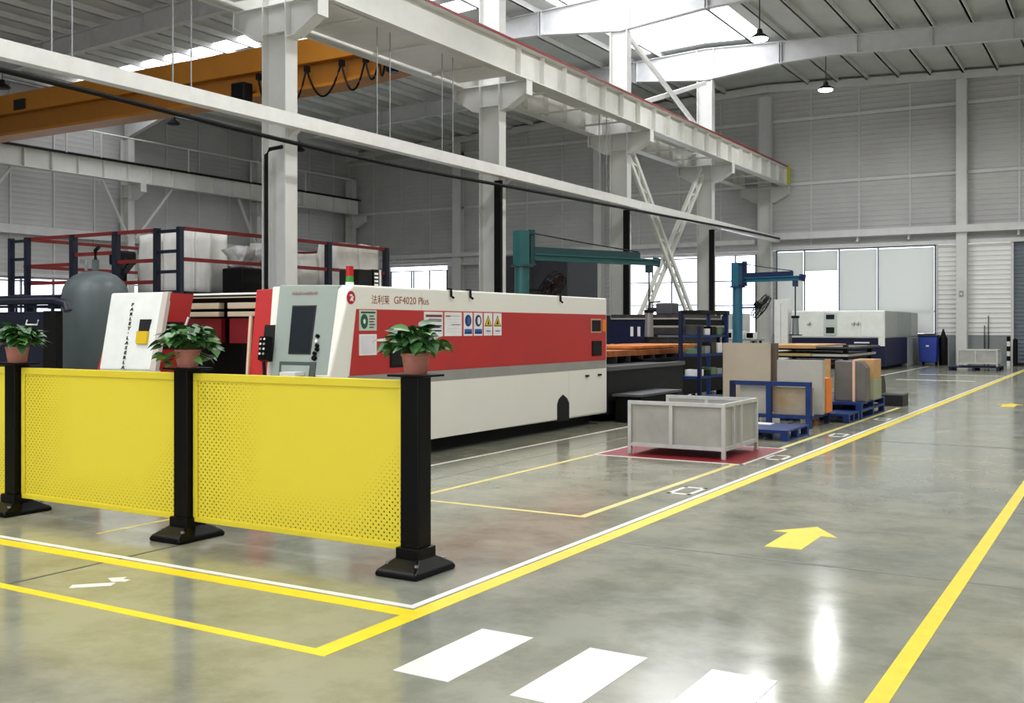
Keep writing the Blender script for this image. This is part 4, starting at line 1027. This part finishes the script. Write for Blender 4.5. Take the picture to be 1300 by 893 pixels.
box('body', mat('motor_grey', '#4a4b50', .5), t, -10.75, -10.3, 25.3, 25.8, 1.92, 2.22, .03); MB().tube((-10.75, 25.5, 2.05), (-11.05, 25.5, 2.05), .06, 10).build('shaft', CHAR, t); MB().path([(-11.0, 25.5, 1.92), (-11.0, 25.5, 2.24), (-10.7, 25.5, 2.26)], .025, 6).build('cable', BLACKM, t)

# blue shelving rack
t = thing('blue_rack', 'open blue steel shelving rack with small parts', 'rack', (-7.6, 20.5, 0))
for x in (-7.85, -7.45):
    for y in (19.75, 21.35): box('upright', NAVY if y < 20 else BLUE, t, x - .035, x + .035, y - .035, y + .035, 0, 1.92 if y > 20 or x < -7.8 else 1.6)
for z in (.15, .6, 1.05, 1.43): box('shelf', BLUE, t, -7.85, -7.45, 19.75, 21.35, z - .05, z)
box('top_bar', BLACKM, t, -7.87, -7.43, 19.75, 21.35, 1.86, 1.93)
r = random.Random(4)
SH = {.6: 'lower', 1.05: 'middle', 1.43: 'top'}
BC = [('white', PWHITE), ('black', BLACKM), ('dull green', mat('bin_green', '#5f7d5a', .5)), ('light grey', PGREY), ('dark steel', STEELD)]
for k, z in enumerate((.6, 1.05, 1.43)):
    for i in range(4):
        y = 19.85 + .37 * i; h = r.uniform(.1, .24); cn, cm = BC[(i + 2 * k) % 5]
        tag(box('parts_bin', cm, None, -7.8, -7.5, y, y + .28, z, z + h, .01), '%s parts box on the %s shelf of the blue rack' % (cn, SH[z]), 'box', 'parts boxes on the blue rack')

# ------------------------------------------------------------------ steel crates
def crate(x0, x1, y0, y1, z0, h, label, group=None):
    t = thing('steel_crate', label, 'crate', ((x0 + x1) / 2, (y0 + y1) / 2, z0), group)
    b = .045; zt = z0 + h; zb = z0 + .1
    for x in (x0, x1 - b):
        for y in (y0, y1 - b): box('corner_post', GALV, t, x, x + b, y, y + b, z0, zt, .004)
    xm, ym = (x0 + x1) / 2 - .06, (y0 + y1) / 2
    for z in (zb, zt - b):
        for y in (y0, y1 - b):
            if not (z > zb and False): box('rail', GALV, t, x0 + b, x1 - b, y + .003, y + b - .003, z, z + b)
        for x in (x0, x1 - b):
            if z > zb and x == x0: continue
            box('rail', GALV, t, x + .003, x + b - .003, y0 + b, y1 - b, z, z + b)
    for y in (y0, y1 - b): box('middle_post', GALV, t, xm - .022, xm + .022, y + .003, y + b - .003, zb + b, zt - b)
    box('middle_post', GALV, t, x1 - b + .003, x1 - .003, ym - .022, ym + .022, zb + b, zt - b)
    box('middle_post', GALV, t, x1 - b + .003, x1 - .003, ym - .30, ym - .26, zb + b, zt - b)
    for a, c in ((x0 + b, xm - .022), (xm + .022, x1 - b)):
        for y in (y0 + .032, y1 - .036): box('side_panel', CRATEP, t, a, c, y, y + .004, zb + b, zt - b)
    for a, c in ((y0 + b, ym - .30), (ym - .26, ym - .022), (ym + .022, y1 - b)): box('side_panel', CRATEP, t, x1 - .036, x1 - .032, a, c, zb + b, zt - b)
    box('side_panel', CRATEP, t, x0 + .02, x0 + .024, y0 + b, y1 - b, zb + b, zt - .16)
    box('floor_panel', CRATEP, t, x0 + b, x1 - b, y0 + b, y1 - b, zb + .01, zb + .02)
    return t
crate(-5.47, -4.2, 11.98, 13.27, .003, .67, 'grey sheet steel crate on legs standing on the red floor marking')
def pallet(x0, x1, y0, y1, label, m=BLUE, zb=0., th=.15):
    t = thing('pallet', label, 'pallet', ((x0 + x1) / 2, (y0 + y1) / 2, 0), 'blue pallets')
    n = 6; h = zb + th
    for i in range(n):
        yy = y0 + (y1 - y0) * i / n; box('deck_board', m, t, x0, x1, yy + .006, yy + (y1 - y0) / n - .012, h - .025, h)
    for k in range(3):
        yy = y0 + (y1 - y0 - .09) * k / 2
        box('bearer', m, t, x0, x1, yy, yy + .09, h - .045, h - .025)
        for q in range(3):
            xx = x0 + (x1 - x0 - .1) * q / 2; box('block', m, t, xx, xx + .1, yy, yy + .09, zb + .02, h - .045)
    for q in range(3):
        xx = x0 + (x1 - x0 - .1) * q / 2; box('bottom_board', m, t, xx, xx + .1, y0, y1, zb, zb + .02)
    return t
pallet(-5.3, -4.14, 14.4, 15.5, 'empty blue pallet on the floor between the grey crate and the blue frame')
tag(box('paper_slip', PWHITE, None, -4.85, -4.6, 15.1, 15.3, .15, .165), 'white slip lying on the empty blue pallet', 'paper')
pallet(-5.2, -4.05, 17.62, 18.38, 'small blue pallet on the floor in front of the grey wrapped boards')
pallet(-5.2, -4.03, 18.45, 20.4, 'lower of the two stacked blue pallets under the wrapped boards and the carton')
pallet(-5.2, -4.03, 18.47, 20.4, 'upper of the two stacked blue pallets under the wrapped boards and the carton', zb=.15, th=.14)
t = thing('sheet_stand', 'low blue steel stand holding upright sheets', 'stand', (-4.95, 16.9, 0))
for x in (-5.6, -5.0, -4.37):
    box('front_post', NAVY if x < -5 else BLUE, t, x - .04, x + .04, 16.31, 16.39, 0, .72)
for x in (-5.56, -4.37): box('rear_post', NAVY, t, x - .035, x + .035, 17.42, 17.5, 0, .6)
box('top_rail', BLUE, t, -5.64, -4.33, 16.32, 16.38, .66, .73); box('bottom_rail', BLUE, t, -5.64, -4.33, 16.32, 16.38, .15, .21)
for x in (-5.6, -5.0, -4.37): box('base_rail', BLUE, t, x - .035, x + .035, 16.39, 17.5, .14, .2)
plate('upright_sheet', GREYB, -5.5, -5.05, 16.42, 16.46, .2, .66, 'left small grey sheet behind the blue stand frame')
plate('upright_sheet', mat('grey_sheet_stained', '#a8a293', .5, scale=1.5, col2='#96794f'), -4.96, -4.32, 16.42, 16.46, .2, .64, 'right small stained sheet behind the blue stand frame')
plate('upright_sheet', GREYB, -4.99, -4.26, 16.75, 16.9, .2, 1.06, 'pale grey sheet pack standing tall in the blue stand')
plate('upright_sheet', ORB, -4.7, -4.27, 17.05, 17.42, .2, .76, 'bright orange board pack beside the pale grey sheets')
plate('upright_sheet', TANB, -6.1, -5.27, 17.3, 17.36, .16, 1.32, 'tall tan sheet, widest of the upright sheets')
plate('upright_sheet', BRN, -6.08, -5.19, 17.37, 17.5, .16, 1.32, 'dark brown board behind the tall tan sheet')
t = thing('sheet_trestle', 'dark trestle under the tall tan sheet', 'trestle', (-5.7, 17.4, 0))
for x in (-6.05, -5.75): box('bearer', NAVY, t, x - .04, x + .04, 16.9, 17.6, 0, .16)
for i, x in enumerate((-4.72, -4.62)):
    plate('wooden_plank', mat('plank_wood', '#c98a4a', .7, scale=12, col2='#8a5a2c'), x, x + .08, 17.52 + .05 * i, 17.6 + .05 * i, .0, 1.04, 'upright wooden plank behind the orange board, %s one' % ('left' if i == 0 else 'right'), 'plank')
t = thing('wrapped_boards', 'dark grey wrapped board bundle with a pale pink strap', 'bundle', (-4.3, 18.8, .29))
MB().prism([(-4.56, .29), (-4.0, .29), (-4.0, .88), (-4.09, 1.0), (-4.54, 1.0)], 'y', 18.7, 19.0).build('boards', DGREY, t, bevel=.02)
box('strap', PINK, t, -4.235, -4.19, 18.685, 19.01, .29, 1.01)
t = thing('cardboard_carton', 'tan cardboard carton with an olive lower half', 'carton', (-4.3, 19.6, .29))
box('upper_half', CARD, t, -4.36, -3.995, 19.3, 19.9, .66, 1.01, .01); box('lower_half', OLIVE, t, -4.38, -3.99, 19.28, 19.92, .29, .66, .01)
plate('flat_cardboard', CARD, -4.7, -4.6, 18.62, 18.66, .29, 1.03, 'thin tan card strip left of the grey wrapped bundle', 'cardboard')
# flat sheets further back on a low rack
t = thing('flat_sheet_rack', 'low black rack carrying flat sheets beyond the blue stand', 'rack', (-6.2, 24, 0))
for x in (-7.2, -5.4):
    for y in (23.2, 25.6): box('upright', BLACKM, t, x - .05, x + .05, y - .05, y + .05, 0, 1.2)
for z in (.75, .95, 1.12): box('arm', BLACKM, t, -7.25, -5.35, 23.2, 25.6, z - .04, z)
for z, h, x0, x1, m, n in ((1.12, .07, -7.3, -6.0, CARD, 'tan sheet on top of the low black rack'), (1.12, .04, -5.98, -5.2, STEELD, 'dark steel sheet on top of the low black rack'), (.95, .06, -7.3, -6.1, mat('ochre_sheet', '#a8925c', .6), 'ochre sheet on the middle arm of the low black rack'), (.95, .05, -6.08, -5.3, GREYB, 'grey sheet on the middle arm of the low black rack'), (.75, .06, -7.25, -5.8, TANB, 'dull tan sheet on the lowest arm of the low black rack')):
    plate('metal_sheet', m, x0, x1, 23.0, 25.8, z, z + h, n, 'sheet', 'flat sheets on the low black rack')

# cart by the pallets
t = thing('black_hose_reel', 'small black reel on the floor beyond the cardboard carton', 'reel', (-4.6, 22.2, 0))
MB().tube((-4.75, 22.2, .3), (-4.45, 22.2, .3), .26, 18).build('drum', BLACKM, t); MB().tube((-4.78, 22.2, .3), (-4.75, 22.2, .3), .3, 18).build('rim', BLACK, t); MB().tube((-4.45, 22.2, .3), (-4.42, 22.2, .3), .3, 18).build('rim', BLACK, t)
t = thing('grey_box', 'flat dark grey box on the floor beside the black reel', 'box', (-4.15, 22.2, 0))
box('body', CHAR, t, -4.4, -3.98, 21.9, 22.5, .0, .22, .01); box('lid', mat('lid_grey', '#5b5d5e', .5), t, -4.41, -3.97, 21.89, 22.51, .22, .25)

# ------------------------------------------------------------------ white and navy machine at the end wall
t = thing('white_navy_machine', 'white and navy laser machine with twin cabinet doors near the end wall', 'machine', (-9.6, 43, 0))
box('upper_enclosure', TOOLW, t, -11.35, -7.9, 40.0, 46.8, 1.18, 2.21, .03)
box('lower_body', NAVY, t, -11.35, -7.93, 40.03, 44.6, .12, 1.18, .02)
box('plinth', VOID, t, -11.2, -8.1, 40.2, 44.4, 0, .12)
box('rear_cabinet', mat('cabinet_grey', '#a9adae', .45), t, -9.5, -7.9, 44.65, 46.8, 0, 1.18, .02)
box('corner_trim', TOOLW, t, -8.12, -7.9, 39.97, 40.05, .88, 1.2)
for x0, x1 in ((-11.3, -10.12), (-9.62, -8.75), (-8.73, -7.95)): box('front_door', TOOLW, t, x0, x1, 39.98, 40.0, 1.22, 2.16, .006)
c = box('control_panel', mat('panel_sage', '#c8d0c8', .4), t, -10.1, -9.64, 39.97, 40.0, 1.26, 2.14)
box('screen', SCREEN, c, -10.03, -9.72, 39.96, 39.97, 1.88, 2.06); box('keypad', CHAR, c, -10.03, -9.72, 39.96, 39.97, 1.35, 1.58)
for x in (-10.65, -9.0, -8.85):
    MB().bar((x, 39.97, 1.62), (x + .02, 39.97, 1.78), .02, .03).bar((x - .09, 39.97, 1.7), (x + .09, 39.97, 1.7), .03, .02).build('door_handle', MESHG, t)
for y0, y1, m in ((40.05, 42.2, mat('end_panel_a', '#aab0ab', .4)), (42.2, 45.2, mat('end_panel_b', '#9aa19f', .4)), (45.3, 46.75, mat('end_panel_c', '#b4b8b6', .4))): box('end_panel', m, t, -7.9, -7.885, y0, y1, 1.2, 2.18)
box('name_strip', PWHITE, t, -9.0, -8.45, 40.0, 40.03, .98, 1.03)
t = thing('white_control_post', 'slender white control cabinet left of the white and navy machine', 'cabinet', (-11.7, 40, 0))
box('body', WHITEP, t, -12.0, -11.48, 39.9, 40.4, 0, 2.65, .01); box('door_line', PGREY, t, -11.75, -11.74, 39.89, 39.9, .2, 2.5)
t = thing('work_table', 'grey work table with small white equipment before the far windows', 'table', (-11.2, 36.5, 0))
box('table_top', mat('table_top_grey', '#8f9292', .5), t, -13.4, -11.5, 36.0, 37.0, 1.1, 1.15)
for x in (-13.3, -11.6):
    for y in (36.1, 36.9): box('leg', CHAR, t, x - .04, x + .04, y - .04, y + .04, 0, 1.1)
for i, x in enumerate((-12.6, -12.2, -11.8)):
    t = thing('bench_device', 'white bench device with black front on the grey work table, %s' % ('left one', 'middle one', 'right one')[i], 'device', (x, 36.5, 1.15), 'white devices on the work table')
    box('case', WHITEP, t, x - .15, x + .15, 36.3, 36.7, 1.15, 1.5 - .05 * i, .02); box('front', BLACK, t, x - .12, x + .12, 36.29, 36.3, 1.2, 1.38)
t = thing('pale_cabinet', 'pale grey cupboard behind the blue green jib crane', 'cupboard', (-13.1, 38.5, 0))
box('body', mat('cupboard_grey', '#c5c9c4', .45), t, -13.6, -12.6, 38.2, 38.8, 0, 2.1, .01); box('door_gap', PGREY, t, -13.11, -13.09, 38.19, 38.2, .1, 2.0)

t = thing('blue_bin', 'blue plastic wheeled bin with a dark lid against the grey dado', 'bin', (-7.3, 45.7, 0))
MB().prism([(-7.62, .14), (-6.98, .14), (-6.94, 1.2), (-7.66, 1.2)], 'y', 45.5, 46.2).build('body', BINBLUE, t, bevel=.02)
box('lid', DNAVY, t, -7.68, -6.92, 45.46, 46.25, 1.2, 1.26, .01)
for x in (-7.55, -7.05): MB().tube((x - .04, 46.1, .1), (x + .04, 46.1, .1), .1, 14).build('wheel', BLACKM, t)
MB().tube((-7.55, 46.28, 1.3), (-7.05, 46.28, 1.3), .02, 8).build('handle', DNAVY, t)
box('emblem', PWHITE, t, -7.36, -7.24, 45.46, 45.5, .78, .84)
t = thing('dark_canister', 'tall black canister right of the blue bin', 'canister', (-6.78, 46.1, 0))
MB().lathe((-6.78, 46.1, 0), [(.16, 0), (.17, .05), (.17, 1.1), (.1, 1.25), (.05, 1.42), (.01, 1.43)], 18).build('body', BLACKM, t, smooth=True); MB().tube((-6.78, 46.1, 1.42), (-6.78, 46.1, 1.5), .04, 8).build('valve', BLACKM, t)
pallet(-5.85, -4.15, 40.9, 42.4, 'dark blue pallet under the far grey crate', NAVY)
crate(-5.57, -4.22, 41.1, 42.3, .15, .62, 'grey steel crate on a navy pallet at the end wall')
t = thing('pipe_stub', 'pair of thin dark pipes rising from the grey dado', 'pipe', (-5.2, 47.2, 1.25))
for x, z in ((-5.35, 1.65), (-5.2, 2.05)): MB().tube((x, 47.28, 0), (x, 47.28, z), .02, 6).build('pipe', CHAR, t)
t = thing('bollard', 'black and white striped bollard beside the roller door', 'bollard', (-4.45, 46.9, 0))
for i in range(6): MB().tube((-4.4, 46.8, i * .2), (-4.4, 46.8, (i + 1) * .2), .07, 14).build('band', BLACKM if i % 2 else WHITEP, t)
t = thing('dark_bollard', 'black bollard beside the striped one', 'bollard', (-4.15, 46.9, 0))
MB().tube((-4.15, 46.8, 0), (-4.15, 46.8, 1.05), .09, 14).build('post', BLACKM, t); MB().lathe((-4.15, 46.8, 1.05), [(.09, 0), (.07, .05), (.001, .08)], 14).build('cap', BLACKM, t)
t = thing('wall_switch', 'small grey switch box on the slim column of the end wall', 'switch', (-6.2, 46.9, 2.9))
box('case', BANDGREY, t, -6.28, -6.12, 46.9, 46.94, 2.85, 3.1); box('rocker', PWHITE, t, -6.23, -6.17, 46.89, 46.9, 2.93, 3.02)
